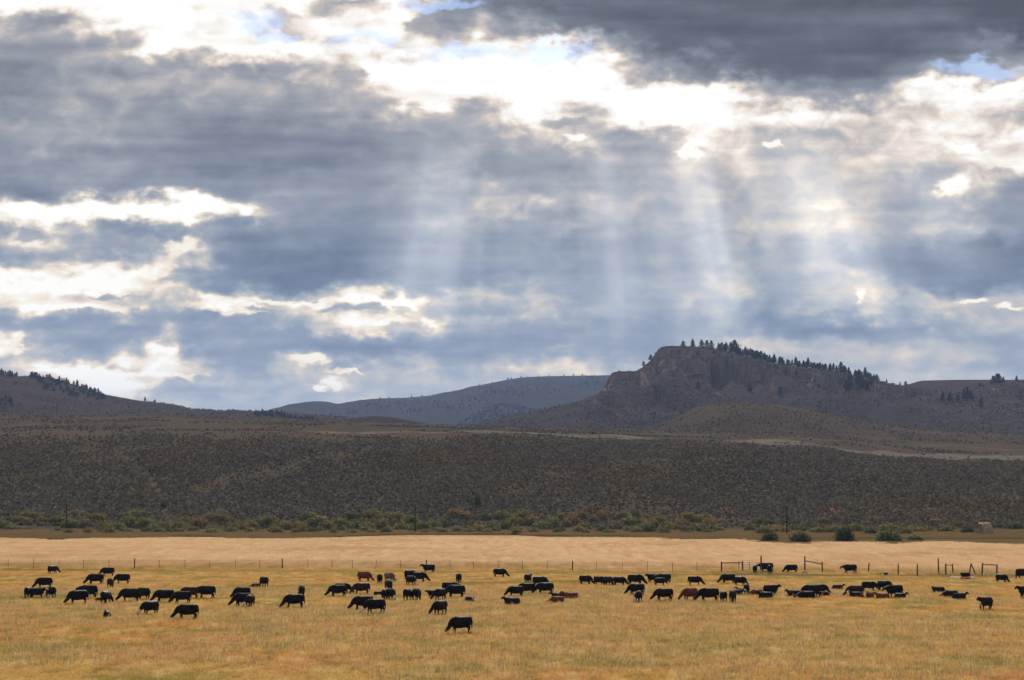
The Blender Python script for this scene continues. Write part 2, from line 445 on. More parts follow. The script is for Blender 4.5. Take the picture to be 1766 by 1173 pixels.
def scrub_mat(name, a, b, c_, scale=1.0, rock=None, rock_at=(0.5, 0.85), blobs=()):
    """sagebrush ground: soil and dry grass between low bushes; bare rock where steep"""
    m, n = new_mat(name)
    g = n.new('ShaderNodeNewGeometry'); P = g.outputs['Position']; x, y, z = n.xyz(P)
    big = n.noise(n.mapping(P, scale=(0.006 * scale, 0.012 * scale, 0.01)), 1.0, 5, 0.6)
    mid = n.noise(n.mapping(P, scale=(0.05 * scale, 0.05 * scale, 0.05)), 1.0, 5, 0.62)
    fine = n.noise(n.mapping(P, scale=(0.35 * scale, 0.35 * scale, 0.35)), 1.0, 4, 0.65)
    c = n.mix(n.rng(big, 0.36, 0.64), a, b)
    c = n.mix(n.rng(mid, 0.5, 0.75, 0, 0.8), c, c_)
    c = n.mix(n.rng(fine, 0.5, 0.36, 0, 0.75), c, tuple(v * 0.35 for v in a))
    for cx, cy, rx, ry, colr, amt in blobs:
        k = n.mul(n.blob(x, y, cx, cy, rx, ry), n.rng(n.noise(n.mapping(P, scale=(0.07, 0.045, 0.05), loc=(cx, 3, 0)), 1.0, 5, 0.65), 0.38, 0.62))
        c = n.mix(n.mul(k, amt), c, colr)
    bump = n.add(n.mul(fine, 0.6), mid)
    if rock:
        nz = n.xyz(g.outputs['True Normal'])[2]
        st = n.noise(n.mapping(P, scale=(0.16, 0.16, 0.03)), 1.0, 5, 0.6)
        ly = n.noise(n.mapping(P, scale=(0.02, 0.02, 0.35)), 1.0, 4, 0.6)
        rc = n.mix(n.rng(st, 0.36, 0.60), tuple(v * 0.55 for v in rock), rock)
        rc = n.mix(n.rng(ly, 0.55, 0.7, 0, 0.6), rc, tuple(min(v * 1.5, 1) for v in rock))
        c = n.mix(n.rng(n.add(nz, n.mul(n.sub(mid, 0.5), 0.25)), rock_at[1], rock_at[0]), c, rc)
        bump = n.add(bump, st)
    return finish(m, n, c, 1.0, bump, 0.8 / scale, spec=0.0)

# ------------------------------------------------------------------ land
def sheet(name, xs, ys, zf, mat, kind='structure', smooth=True):
    Xg, Yg = np.meshgrid(xs, ys)
    Z = zf(Xg, Yg)
    v = np.stack([Xg.ravel(), Yg.ravel(), Z.ravel()], 1)
    nx, ny = len(xs), len(ys)
    i, j = np.meshgrid(np.arange(nx - 1), np.arange(ny - 1))
    a = (j * nx + i).ravel()
    f = np.stack([a, a + 1, a + nx + 1, a + nx], 1)
    me = bpy.data.meshes.new(name)
    me.vertices.add(len(v)); me.vertices.foreach_set('co', v.ravel())
    me.loops.add(f.size); me.loops.foreach_set('vertex_index', f.ravel().astype(np.int32))
    me.polygons.add(len(f)); me.polygons.foreach_set('loop_start', np.arange(0, f.size, 4, dtype=np.int32))
    me.update(calc_edges=True)
    if smooth: me.shade_smooth()
    return put(name, me, mat, None, kind)

sheet('pasture_ground', np.linspace(-4200, 4200, 61), np.concatenate([np.linspace(-250, 700, 60), np.linspace(720, 6950, 40)]), lambda x, y: x * 0, M_SOIL)

# grassy verge between the hay meadow and the willows; its near edge wanders
EDGE = [(-300, 931), (0, 929.5), (60, 931), (100, 933), (140, 930.5), (240, 930), (310, 926.5), (370, 926.5), (430, 931.5), (560, 930), (600, 925.5), (700, 923),
        (900, 923.5), (940, 926), (1100, 927), (1180, 932), (1290, 931), (1320, 938), (1390, 940), (1420, 937), (1480, 936), (1540, 940), (1600, 938), (1640, 936), (1720, 939), (1766, 942), (2100, 944)]
EX = np.array([gx(p, gY(q)) for p, q in EDGE]); EY = np.array([gY(q) for p, q in EDGE])
def edge_y(x): return np.interp(x, EX, EY)
vx = np.linspace(-330, 330, 420)
vv = []; vf = []
for i, x in enumerate(vx):
    y0 = float(edge_y(x)) + float(fbm(x / 3.0, 0, 3, 4)) * 1.6
    for k in range(6):
        vv.append((x, y0 + (760 - y0) * (k / 5) ** 1.3, 0.05 + 0.25 * min(k, 1)))
    if i:
        for k in range(5):
            b = i * 6 + k; vf.append((b - 6, b, b + 1, b - 5))
mesh_obj('grass_verge', vv, vf, M_VERGE, smooth=True, kind='structure')

# sagebrush slope and the bench above it
rim = prof([(-500, 752), (0, 752), (300, 748), (480, 745), (700, 750), (900, 757), (1200, 764), (1400, 772), (1500, 780), (1766, 798), (2200, 820)])
crest = prof([(-500, 712), (0, 716), (300, 718), (560, 724), (700, 730), (840, 735), (1100, 741), (1300, 745), (1500, 750), (1766, 757), (2200, 765)])
Y_FOOT, Y_RIM, Y_CREST = 645.0, 1010.0, 1480.0
def slope_z(x, y):
    x = np.asarray(x, float); y = np.asarray(y, float)
    yf = Y_FOOT + 14 * fbm(x / 90.0, x * 0 + 2, 3, 9)
    px = CX + F * x / np.maximum(y, 400.0)
    zr = CAMZ + (HY - rim(CX + F * x / Y_RIM)) / F * Y_RIM
    zc = CAMZ + (HY - crest(CX + F * x / Y_CREST)) / F * Y_CREST
    t = (y - yf) / (Y_RIM - yf)
    s = np.clip(t, 0, 1)
    z1 = zr * (0.72 * s + 0.28 * s * s * (3 - 2 * s)) - 0.6 * (t < 0) + np.minimum(t, 0) * 8
    t2 = np.clip((y - Y_RIM) / (Y_CREST - Y_RIM), 0, 1)
    z2 = zr + (zc - zr) * t2
    z = np.where(y < Y_RIM, z1, z2)
    z = z - np.clip(y - Y_CREST, 0, None) * 0.02
    und = fbm(x / 60.0, y / 110.0, 3, 21) * 2.2 * np.clip(t * 3, 0, 1) * (1 - 0.8 * t2) + fbm(x / 17.0, y / 24.0, 2, 5) * 0.35 * np.clip(t * 3, 0, 1)
    gully = -2.4 * np.exp(-((px - (300 - (y - 700) * 0.45 + 10 * np.sin(y / 30))) / 14.0) ** 2) * sstep(650, 720, y) * sstep(960, 820, y)
    gully = gully - 1.8 * np.exp(-((px - (1180 + (y - 700) * 0.9)) / 20.0) ** 2) * sstep(650, 720, y) * sstep(930, 800, y)
    return z + und + gully

def sy(px, py):
    """ground position on the slope under a photo point (marched along the line of sight)"""
    for Y in np.arange(640, 1500, 2.0):
        if float(slope_z(gx(px, Y), Y)) >= gz(py, Y):
            break
    return gx(px, Y), Y
RED = (0.23, 0.075, 0.05)
patches = [(1440, 884, 24, 26, RED, 0.85), (1410, 893, 26, 16, (0.122, 0.065, 0.047), 0.7), (1545, 876, 13, 30, RED, 0.75), (1545, 886, 16, 20, (0.122, 0.065, 0.047), 0.7), (1250, 880, 16, 16, RED, 0.6),
           (245, 886, 5, 22, RED, 0.8), (458, 884, 3.2, 16, (0.259, 0.223, 0.202), 1.0), (452, 872, 5, 8, (0.216, 0.187, 0.166), 0.9), (285, 826, 14, 20, (0.115, 0.079, 0.058), 0.6), (395, 822, 16, 12, (0.130, 0.094, 0.065), 0.6),
           (1600, 868, 22, 30, (0.108, 0.065, 0.050), 0.5), (1140, 870, 30, 18, (0.094, 0.058, 0.043), 0.5), (1720, 850, 40, 30, (0.108, 0.072, 0.054), 0.5), (60, 745, 90, 70, (0.088, 0.073, 0.052), 0.5), (420, 745, 130, 60, (0.085, 0.07, 0.05), 0.5), (650, 750, 100, 50, (0.097, 0.065, 0.042), 0.7)]
PATCH = []
for px, py, rx, ry, c, k in patches:
    x, y = sy(px, py); PATCH.append((x, y, rx * y / F * 1.2, ry, c, k))
M_SLOPE = scrub_mat('sage_slope_soil', (0.064, 0.051, 0.036), (0.075, 0.059, 0.040), (0.085, 0.071, 0.047), 1.0, blobs=PATCH)  # soil tone set darker than natural, standing in for cloud shade on the slope
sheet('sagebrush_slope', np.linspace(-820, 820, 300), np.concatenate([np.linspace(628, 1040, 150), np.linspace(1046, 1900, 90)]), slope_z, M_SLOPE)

# dirt track along the rim of the bench
def track_mat():
    m, n = new_mat('pale_dirt'); P = n.new('ShaderNodeNewGeometry').outputs['Position']
    a = n.noise(n.mapping(P, scale=(0.05, 0.12, 0.1)), 1.0, 5, 0.6)
    return finish(m, n, n.mix(n.rng(a, 0.35, 0.65), (0.09, 0.077, 0.064), (0.125, 0.106, 0.088)), 1.0, spec=0.0)
M_TRACK = track_mat()
def track(name, pts, zoff=0.22):
    """ribbon laid on the slope; pts are photo x, distance, width in metres"""
    p = np.array(pts, float); vs, fs = [], []
    pxs = np.linspace(p[0, 0], p[-1, 0], 260)
    for i, px in enumerate(pxs):
        Y = np.interp(px, p[:, 0], p[:, 1]); W = np.interp(px, p[:, 0], p[:, 2])
        W *= 1 + 0.22 * float(fbm(px / 22.0, 3.0, 3, 31)); Y += 5 * float(fbm(px / 60.0, 9.0, 2, 8))
        for k in range(5):
            yy = Y + (k / 4 - 0.5) * W; xx = gx(px, yy)
            vs.append((xx, yy, float(slope_z(xx, yy)) + zoff))
        if i:
            for k in range(4):
                b = i * 5 + k; fs.append((b - 5, b, b + 1, b - 4))
    return mesh_obj(name, vs, fs, M_TRACK, smooth=True, kind='structure')
track('dirt_track', [(470, 1090, 26), (600, 1085, 40), (900, 1072, 40), (1200, 1066, 46), (1300, 1068, 58), (1500, 1068, 72), (1766, 1068, 76), (1900, 1068, 76)])
track('upper_track', [(1130, 1300, 10), (1300, 1295, 16), (1500, 1270, 12), (1800, 1240, 8)])

HILLS = {}
def hill(name, ridge, Y0, D, foot, mat, dx, dy, rough=1.0, back=None, cliffs=None, x0=None, x1=None, gul=60.0, seed=1):
    """a hill whose ridge stands at distance Y0 and whose near slope runs D metres down to its foot"""
    rp = prof(ridge)
    xa, xb = gx(ridge[0][0], Y0), gx(ridge[-1][0], Y0)
    back = back or D
    def zf(x, y):
        x = np.asarray(x, float); y = np.asarray(y, float)
        t = np.where(y < Y0, (Y0 - y) / D, (y - Y0) / back)
        wx = x + fbm(x / 140.0, y / 140.0, 3, seed + 3) * 22 * np.clip(t * 2.5, 0, 1) * rough
        zr = CAMZ + (HY - rp(CX + F * wx / Y0)) / F * Y0
        zfoot = CAMZ + (HY - foot) / F * (Y0 - D) - 12
        s = np.clip(t, 0, 1)
        sh = 1 - (0.55 * s + 0.45 * s * s * (3 - 2 * s))
        z = zfoot + np.maximum(zr - zfoot, 0) * sh
        k = np.clip(t * 4, 0, 1) * np.clip((1.15 - t) * 2, 0, 1) * np.clip((zr - zfoot) / 60.0, 0.1, 1.6)
        g = np.abs(fbm(x / gul, y / (gul * 3.2), 4, seed))
        z = z - (3.6 * (0.55 - g)) * k * rough + fbm(x / 14.0, y / 14.0, 3, seed + 7) * 0.8 * rough * np.clip(t * 8, 0.15, 1)
        if cliffs:
            z = cliffs(x, y, z)
        return z
    HILLS[name] = zf
    return sheet(name, np.arange(xa, xb + dx, dx), np.arange(Y0 - D, Y0 + back * 0.8, dy), zf, mat)

M_FAR = scrub_mat('far_hill_ground', (0.030, 0.030, 0.026), (0.040, 0.038, 0.033), (0.022, 0.025, 0.022), 0.25)
hill('far_hill', [(400, 735), (440, 712), (500, 703), (530, 697), (552, 692), (570, 694), (590, 699), (620, 692), (650, 688), (700, 686), (760, 681), (800, 672), (830, 664), (880, 654), (900, 651),
     (940, 649), (1000, 648), (1060, 647), (1200, 640), (1400, 650)], 5500, 1700, 742, M_FAR, 14, 14, 2.6, gul=220, seed=4)
M_FOREST = scrub_mat('wooded_ground', (0.025, 0.034, 0.032), (0.036, 0.042, 0.038), (0.022, 0.030, 0.027), 0.5)
hill('wooded_hill', [(770, 745), (795, 735), (815, 716), (840, 704), (862, 698), (900, 703), (925, 708), (960, 714), (1050, 725)], 4300, 700, 745, M_FOREST, 9, 9, 1.8, gul=150, seed=8)
M_LEFT = scrub_mat('brown_hill_ground', (0.041, 0.031, 0.025), (0.055, 0.042, 0.032), (0.069, 0.055, 0.043), 0.5)
hill('left_hill', [(-420, 560), (-200, 618), (0, 645), (30, 649), (52, 649), (90, 651), (130, 664), (180, 680), (240, 691), (300, 697), (335, 706), (370, 708.5), (430, 709), (470, 711), (600, 720), (760, 735)],
     2600, 800, 735, M_LEFT, 6, 6, 1.2, seed=11)
M_BROWN = scrub_mat('low_hill_ground', (0.036, 0.027, 0.023), (0.047, 0.035, 0.028), (0.051, 0.040, 0.030), 0.7)
hill('low_hill', [(540, 735), (575, 727), (600, 722), (630, 718), (650, 717), (680, 720), (710, 726), (745, 732), (790, 740)], 2000, 200, 742, M_BROWN, 3, 3, 0.4, seed=15)
M_MESA = scrub_mat('mesa_ground', (0.044, 0.038, 0.038), (0.055, 0.046, 0.042), (0.069, 0.059, 0.052), 0.7, rock=(0.172, 0.135, 0.108), rock_at=(0.5, 0.8))
YM = 2300.0
def mesa_cliffs(x, y, z):
    px = CX + F * x / YM; d = YM - y
    def step(H, xs, edge, fade, sharp=1.6, jag=9, sd=40, soft=10):
        e = edge(px) + fbm(x / 16.0, y * 0 + 1, 4, sd) * jag + fbm(x / 5.0, y * 0 + 4, 2, sd + 1) * 2.4
        m = sstep(xs[0] - soft, xs[0] + soft, px) * sstep(xs[1] + soft, xs[1] - soft, px)
        m = m * np.clip(0.75 + 0.6 * fbm(x / 30.0, y * 0 + 2, 3, sd + 2), 0.15, 1.2)
        below = 1 / (1 + np.exp(np.clip(-(d - e) / sharp, -40, 40)))
        return -H * m * below * np.exp(-np.clip(d - e, 0, None) / fade)
    z = z + step(20, (1126, 1185), lambda p: 10 + 0.28 * np.abs(p - 1135), 90, sd=40, jag=5)
    z = z + step(34, (1045, 1100), lambda p: 14 + 0.1 * np.abs(p - 1070), 70, sd=70, jag=8, soft=3)
    z = z + step(40, (1120, 1300), lambda p: 88 + 22 * np.sin(p / 23.0) + 0.12 * (p - 1150), 100, sd=50, jag=22, soft=16)
    z = z + step(24, (1300, 1470), lambda p: 70 + 16 * np.sin(p / 31.0), 70, sd=60, jag=24, soft=24)
    z = z + step(20, (1490, 1600), lambda p: 50 + 14 * np.sin(p / 17.0), 60, sd=64, jag=18, soft=20)
    z = z + step(26, (1680, 1900), lambda p: 70 + 14 * np.sin(p / 21.0), 70, sd=68, jag=22, soft=14)
    return z
hill('mesa', [(740, 745), (830, 728), (900, 713), (960, 701), (1000, 691), (1030, 680), (1044, 668), (1049, 646), (1060, 641), (1088, 640), (1096, 641), (1112, 631), (1128, 616), (1134, 601), (1145, 597),
     (1190, 597), (1230, 600), (1280, 611), (1330, 625), (1400, 635), (1450, 641), (1500, 656), (1560, 666), (1620, 671), (1680, 668), (1720, 661), (1766, 655), (1950, 648), (2150, 690)],
     YM, 520, 748, M_MESA, 2.0, 2.0, 1.0, back=260, cliffs=mesa_cliffs, gul=70, seed=23)
hill('plateau_ridge', [(1480, 690), (1540, 670), (1570, 662), (1588, 656.5), (1650, 655), (1766, 655), (1950, 652), (2200, 660)], 2800, 300, 700, M_LEFT, 6, 5, 0.4, seed=29)
M_KNOLL = scrub_mat('knoll_ground', (0.066, 0.050, 0.031), (0.078, 0.058, 0.036), (0.096, 0.071, 0.045), 1.0)
hill('sage_knoll', [(1090, 758), (1130, 745), (1160, 724), (1200, 702), (1250, 695), (1300, 694), (1350, 699), (1400, 708), (1500, 728), (1600, 741), (1766, 748), (2050, 756)], 1760, 260, 765, M_KNOLL, 4, 4, 0.5, seed=33)

# ------------------------------------------------------------------ scattered ground cover (stuff)
def scatter(name, label, pts, rots, scls, idx, meshes, mat):
    """one object: points that carry copies of small meshes"""
    tc = bpy.data.collections.new(name + '_pieces')
    for k, me in enumerate(meshes):
        o = bpy.data.objects.new('%s_piece_%02d' % (name, k), me); tc.objects.link(o)
    me = bpy.data.meshes.new(name)
    me.vertices.add(len(pts)); me.vertices.foreach_set('co', np.asarray(pts, np.float32).ravel())
    a = me.attributes.new('rot', 'FLOAT_VECTOR', 'POINT'); a.data.foreach_set('vector', np.asarray(rots, np.float32).ravel())
    a = me.attributes.new('scl', 'FLOAT_VECTOR', 'POINT'); a.data.foreach_set('vector', np.asarray(scls, np.float32).ravel())
    a = me.attributes.new('idx', 'INT', 'POINT'); a.data.foreach_set('value', np.asarray(idx, np.int32))
    me.update()
    o = put(name, me, mat, None, 'stuff')
    o['label'] = label
    ng = bpy.data.node_groups.new(name, 'GeometryNodeTree')
    ng.interface.new_socket('Geometry', in_out='INPUT', socket_type='NodeSocketGeometry')
    ng.interface.new_socket('Geometry', in_out='OUTPUT', socket_type='NodeSocketGeometry')
    N = ng.nodes; L = ng.links
    gi = N.new('NodeGroupInput'); go = N.new('NodeGroupOutput')
    ci = N.new('GeometryNodeCollectionInfo'); ci.inputs['Collection'].default_value = tc
    ci.inputs['Separate Children'].default_value = True; ci.inputs['Reset Children'].default_value = True
    ip = N.new('GeometryNodeInstanceOnPoints'); ip.inputs['Pick Instance'].default_value = True
    def attr(nm, ty, sock):
        na = N.new('GeometryNodeInputNamedAttribute'); na.data_type = ty; na.inputs['Name'].default_value = nm
        out = [s for s in na.outputs if s.enabled][0]
        L.new(out, ip.inputs[sock])
    attr('rot', 'FLOAT_VECTOR', 'Rotation'); attr('scl', 'FLOAT_VECTOR', 'Scale'); attr('idx', 'INT', 'Instance Index')
    L.new(gi.outputs[0], ip.inputs['Points']); L.new(ci.outputs[0], ip.inputs['Instance']); L.new(ip.outputs[0], go.inputs[0])
    md = o.modifiers.new('scatter', 'NODES'); md.node_group = ng
    return o

def tri_mesh(name, V, mat):
    """V: (n,3,3) loose triangles"""
    V = np.asarray(V, np.float32); nt = len(V)
    me = bpy.data.meshes.new(name)
    me.vertices.add(nt * 3); me.vertices.foreach_set('co', V.ravel())
    me.loops.add(nt * 3); me.loops.foreach_set('vertex_index', np.arange(nt * 3, dtype=np.int32))
    me.polygons.add(nt); me.polygons.foreach_set('loop_start', np.arange(0, nt * 3, 3, dtype=np.int32))
    me.update(calc_edges=True)
    me.materials.append(mat)
    return me

def grass_tile(size, tufts, blades, h, w, lean, mat, nm):
    c = rng.random((tufts, 2)) * size - size / 2
    hh = h * (0.55 + 0.9 * rng.random(tufts) ** 1.6)
    c = np.repeat(c, blades, 0) + rng.normal(0, 0.07, (tufts * blades, 2)); hh = np.repeat(hh, blades) * (0.6 + 0.6 * rng.random(tufts * blades))
    n = len(c); an = rng.random(n) * 2 * math.pi; la = rng.random(n) * 2 * math.pi; le = lean * rng.random(n) * hh
    ww = w * (0.6 + 0.8 * rng.random(n))
    b = np.stack([c[:, 0], c[:, 1], np.full(n, -0.02)], 1)
    s = np.stack([np.cos(an) * ww, np.sin(an) * ww, np.zeros(n)], 1)
    tip = b + np.stack([np.cos(la) * le, np.sin(la) * le, hh], 1)
    return tri_mesh(nm, np.stack([b - s, b + s, tip], 1), mat)

def tile_field(name, label, size, tiles, keep, xlim, y0, y1, sz=1.0):
    P = []
    for y in np.arange(y0, y1, size):
        hw = xlim(y)
        for x in np.arange(-hw, hw + size, size):
            if keep(x, y): P.append((x, y, 0.0))
    P = np.array(P); n = len(P)
    R = np.zeros((n, 3)); R[:, 2] = rng.integers(0, 4, n) * math.pi / 2
    S = np.ones((n, 3)); S[:, 2] = sz * (0.85 + 0.4 * rng.random(n))
    scatter(name, label, P, R, S, rng.integers(0, len(tiles), n), tiles, M_GRASS)

near_tiles = [grass_tile(5.4, 620, 8, 0.20, 0.012, 0.6, M_GRASS, 'pasture_tuft_%d' % k) for k in range(6)]
tile_field('pasture_grass', 'short dry golden grass over the grazed pasture', 5.0, near_tiles, lambda x, y: y < fence_y(x) + 7, lambda y: y * 0.33 + 12, 90, 282)
def stalk_mat():
    m, n = new_mat('seed_stalks'); r = n.new('ShaderNodeNewGeometry').outputs['Random Per Island']
    return finish(m, n, n.ramp(r, [(0.0, (0.20, 0.135, 0.06)), (0.5, (0.46, 0.33, 0.15)), (1.0, (0.66, 0.52, 0.30))]), 0.9, None, transl=0.4, spec=0.05)
M_STALK = stalk_mat()
stalk_tiles = [grass_tile(5.4, 80, 9, 0.42, 0.014, 0.4, M_STALK, 'stalk_tuft_%d' % k) for k in range(5)]
tile_field('pasture_stalks', 'taller dry seed stalks left standing in the grazed pasture', 5.0, stalk_tiles, lambda x, y: fbm(x / 17.0, y / 17.0, 2, 71) > -0.2, lambda y: y * 0.33 + 12, 90, 215)
hay_tiles = [grass_tile(8.6, 700, 8, 0.40, 0.024, 0.55, M_GRASS, 'hay_tuft_%d' % k) for k in range(6)]
tile_field('hay_grass', 'pale tall dry grass of the meadow beyond the wire fence', 8.0, hay_tiles, lambda x, y: fence_y(x) + 1 < y < edge_y(x) + 3, lambda y: y * 0.33 + 16, 250, 520)

def verge_tuft_mat():
    m, n = new_mat('verge_tufts'); P = n.new('ShaderNodeNewGeometry').outputs['Position']; r = n.new('ShaderNodeNewGeometry').outputs['Random Per Island']
    a = n.noise(n.mapping(P, scale=(0.03, 0.09, 0.01)), 1.0, 5, 0.6)
    c = n.mix(n.rng(a, 0.4, 0.62), (0.23, 0.145, 0.068), (0.125, 0.105, 0.042)); c = n.mix(n.rng(a, 0.56, 0.68, 0, 0.7), c, (0.36, 0.25, 0.145))
    c = n.mix(n.rng(r, 0, 1, 0, 0.5, False), c, (0.30, 0.20, 0.10))
    return finish(m, n, c, 0.8, None, transl=0.35)
M_VTUFT = verge_tuft_mat()
verge_tiles = [grass_tile(9.0, 420, 8, 0.6, 0.04, 0.5, M_VTUFT, 'verge_tuft_%d' % k) for k in range(4)]
P_ = np.array([(x, y, 0.25) for y in np.arange(500, 652, 8.5) for x in np.arange(-y * 0.33 - 10, y * 0.33 + 10, 8.5) if y > edge_y(x) + 4])
R_ = np.zeros_like(P_); R_[:, 2] = rng.integers(0, 4, len(P_)) * math.pi / 2
scatter('verge_grass', 'rank russet grass between the hay meadow and the willows', P_, R_, np.ones_like(P_), rng.integers(0, 4, len(P_)), verge_tiles, M_VTUFT)

# sagebrush
def sage_mat():
    m, n = new_mat('sagebrush')
    r = n.new('ShaderNodeObjectInfo').outputs['Random']
    P = n.new('ShaderNodeNewGeometry').outputs['Position']
    big = n.noise(n.mapping(P, scale=(0.012, 0.02, 0.02)), 1.0, 4, 0.6)
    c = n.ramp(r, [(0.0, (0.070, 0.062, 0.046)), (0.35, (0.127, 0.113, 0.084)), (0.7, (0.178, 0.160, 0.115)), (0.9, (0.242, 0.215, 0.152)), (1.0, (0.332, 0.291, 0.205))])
    c = n.mix(n.rng(big, 0.42, 0.66, 0, 0.7), c, n.mix(1.0, c, (1.15, 0.95, 0.68), 'MULTIPLY'))
    return finish(m, n, c, 0.9, None, transl=0.12, spec=0.05)
M_SAGE = sage_mat()
def leaf_clump(n, rx, rz, size, z0=0.35, hollow=0.55, flat=0.35, low=0.15):
    """leaf-sized triangles through a dome"""
    d = rng.normal(size=(n, 3)); d /= np.linalg.norm(d, axis=1)[:, None]; d[:, 2] = np.abs(d[:, 2]) * (1 + low) - low
    r = hollow + (1 - hollow) * rng.random(n)
    az = np.arctan2(d[:, 1], d[:, 0]); ph = rng.random() * 6
    r = r * (1 + 0.22 * np.sin(az * 3 + ph) + 0.15 * np.sin(az * 5 + 2 * ph))
    c = d * r[:, None] * np.array([rx, rx, rz]) + np.array([0, 0, z0 * rz])
    c[:, 2] = np.maximum(c[:, 2], 0.02)
    a = rng.normal(size=(n, 3)); a /= np.linalg.norm(a, axis=1)[:, None]; a[:, 2] *= flat + 0.4
    b = np.cross(a, d + rng.normal(0, 0.4, (n, 3))); b /= np.linalg.norm(b, axis=1)[:, None] + 1e-6
    s = size * (0.6 + 0.9 * rng.random(n))[:, None]
    return np.stack([c - a * s, c + a * s, c + b * s * 1.3], 1)
sage_meshes = [tri_mesh('sage_%d' % k, leaf_clump(60, 0.52, 0.55, 0.2, 0.3), M_SAGE) for k in range(6)]
def slope_points():
    n = 205000
    # even spread in view angle and distance, thinned towards the rim
    y = np.sqrt(rng.random(n) * (1060 ** 2 - 655 ** 2) + 655 ** 2)
    x = (rng.random(n) * 2 - 1) * (y * 0.345 + 10)
    d = np.clip(fbm(x / 30.0, y / 55.0, 4, 77) * 0.8 + 0.92, 0.15, 1)
    px = CX + F * x / y
    rimmed = sstep(1030, 940, y + 26 * fbm(x / 40.0, y / 40.0, 3, 12))
    d = d * (0.05 + 0.95 * rimmed)
    d = d * (1 - 0.55 * sstep(900, 300, px) * sstep(840, 960, y))
    for (cx, cy, rx, ry, c, k) in PATCH:
        d = d * (1 - 0.95 * k * np.exp(-((x - cx) / rx) ** 2 - ((y - cy) / ry) ** 2))
    keep = rng.random(n) < d
    return x[keep], y[keep]
sx, sy_ = slope_points()
x2 = (rng.random(22000) * 2 - 1) * 560; y2 = 1062 + rng.random(22000) * 420
k2 = (fbm(x2 / 40, y2 / 60, 3, 5) > -0.15) & ~((x2 > 60) & (y2 > 1220) & (y2 < 1320)) & ((y2 > 1136) | (x2 < -140) | (rng.random(len(x2)) < 0.12)) & (np.abs(x2) < y2 * 0.345)
sx = np.concatenate([sx, x2[k2]]); sy_ = np.concatenate([sy_, y2[k2]])
n = len(sx)
rz_ = np.zeros((n, 3)); rz_[:, 2] = rng.random(n) * 6.28
scl = (0.52 + 0.85 * rng.random(n) ** 1.7 + 0.28 * np.clip(fbm(sx / 60.0, sy_ / 90.0, 3, 91), -0.6, 1.0))[:, None] * np.stack([np.ones(n), np.ones(n), 0.8 + 0.5 * rng.random(n)], 1)
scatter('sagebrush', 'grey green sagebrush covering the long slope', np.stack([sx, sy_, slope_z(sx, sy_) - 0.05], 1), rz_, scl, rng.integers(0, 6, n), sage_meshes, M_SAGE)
def hill_scrub(name, label, hillname, n, x0, x1, y0, y1, smin, smax, dens=None):
    x = x0 + rng.random(n) * (x1 - x0); y = y0 + rng.random(n) * (y1 - y0)
    k = fbm(x / 50, y / 50, 3, 51) > -0.3 + 0.5 * rng.random(n) - 0.25
    x, y = x[k], y[k]; m = len(x)
    r = np.zeros((m, 3)); r[:, 2] = rng.random(m) * 6.28
    s = np.repeat((smin + (smax - smin) * rng.random(m) ** 3)[:, None], 3, 1)
    scatter(name, label, np.stack([x, y, HILLS[hillname](x, y) - 0.05], 1), r, s, rng.integers(0, 6, m), sage_meshes, M_SAGE)
hill_scrub('mesa_scrub', 'low dark scrub dotting the mesa slopes', 'mesa', 15000, gx(800, YM), gx(1850, YM), 1800, YM + 5, 0.9, 3.2)
hill_scrub('knoll_scrub', 'sagebrush on the rounded knoll', 'sage_knoll', 8000, gx(1090, 1700), gx(1850, 1700), 1500, 1765, 0.8, 2.0)
hill_scrub('left_hill_scrub', 'low scrub on the brown hill at left', 'left_hill', 6000, gx(-60, 2600), gx(620, 2600), 1850, 2600, 1.0, 3.5)

# ------------------------------------------------------------------ leaf and bark materials
def leaf_mat(name, c0, c1, c2, tr=0.25):
    m, n = new_mat(name)
    r = n.new('ShaderNodeNewGeometry').outputs['Random Per Island']
    o = n.new('ShaderNodeObjectInfo').outputs['Random']
    c = n.ramp(r, [(0.0, c0), (0.55, c1), (1.0, c2)])
    c = n.mix(n.rng(o, 0, 1, 0, 0.5, False), c, n.mix(1.0, c, (1.2, 1.0, 0.8), 'MULTIPLY'))
    return finish(m, n, c, 0.8, None, transl=tr, spec=0.1)
M_PINE = leaf_mat('pine_needles', (0.014, 0.022, 0.016), (0.024, 0.036, 0.024), (0.04, 0.052, 0.034), 0.12)
M_W = [leaf_mat('willow_olive', (0.104, 0.108, 0.034), (0.173, 0.167, 0.050), (0.255, 0.230, 0.076)),
       leaf_mat('willow_green', (0.060, 0.079, 0.030), (0.104, 0.125, 0.046), (0.163, 0.178, 0.068)),
       leaf_mat('willow_dark', (0.032, 0.046, 0.025), (0.056, 0.070, 0.034), (0.097, 0.112, 0.050)),
       leaf_mat('willow_bronze', (0.139, 0.103, 0.038), (0.219, 0.162, 0.056), (0.301, 0.218, 0.085))]
def plain(name, c, rough=0.8, var=0.35, scale=6.0, metal=0.0):
    m, n = new_mat(name)
    P = n.new('ShaderNodeTexCoord').outputs['Object']
    a = n.noise(P, scale, 5, 0.6)
    cc = n.mix(n.rng(a, 0.3, 0.7), tuple(v * (1 - var) for v in c), tuple(min(1, v * (1 + var)) for v in c))
    return finish(m, n, cc, rough, a, 0.02)
M_BARK = plain('bark', (0.06, 0.045, 0.035))

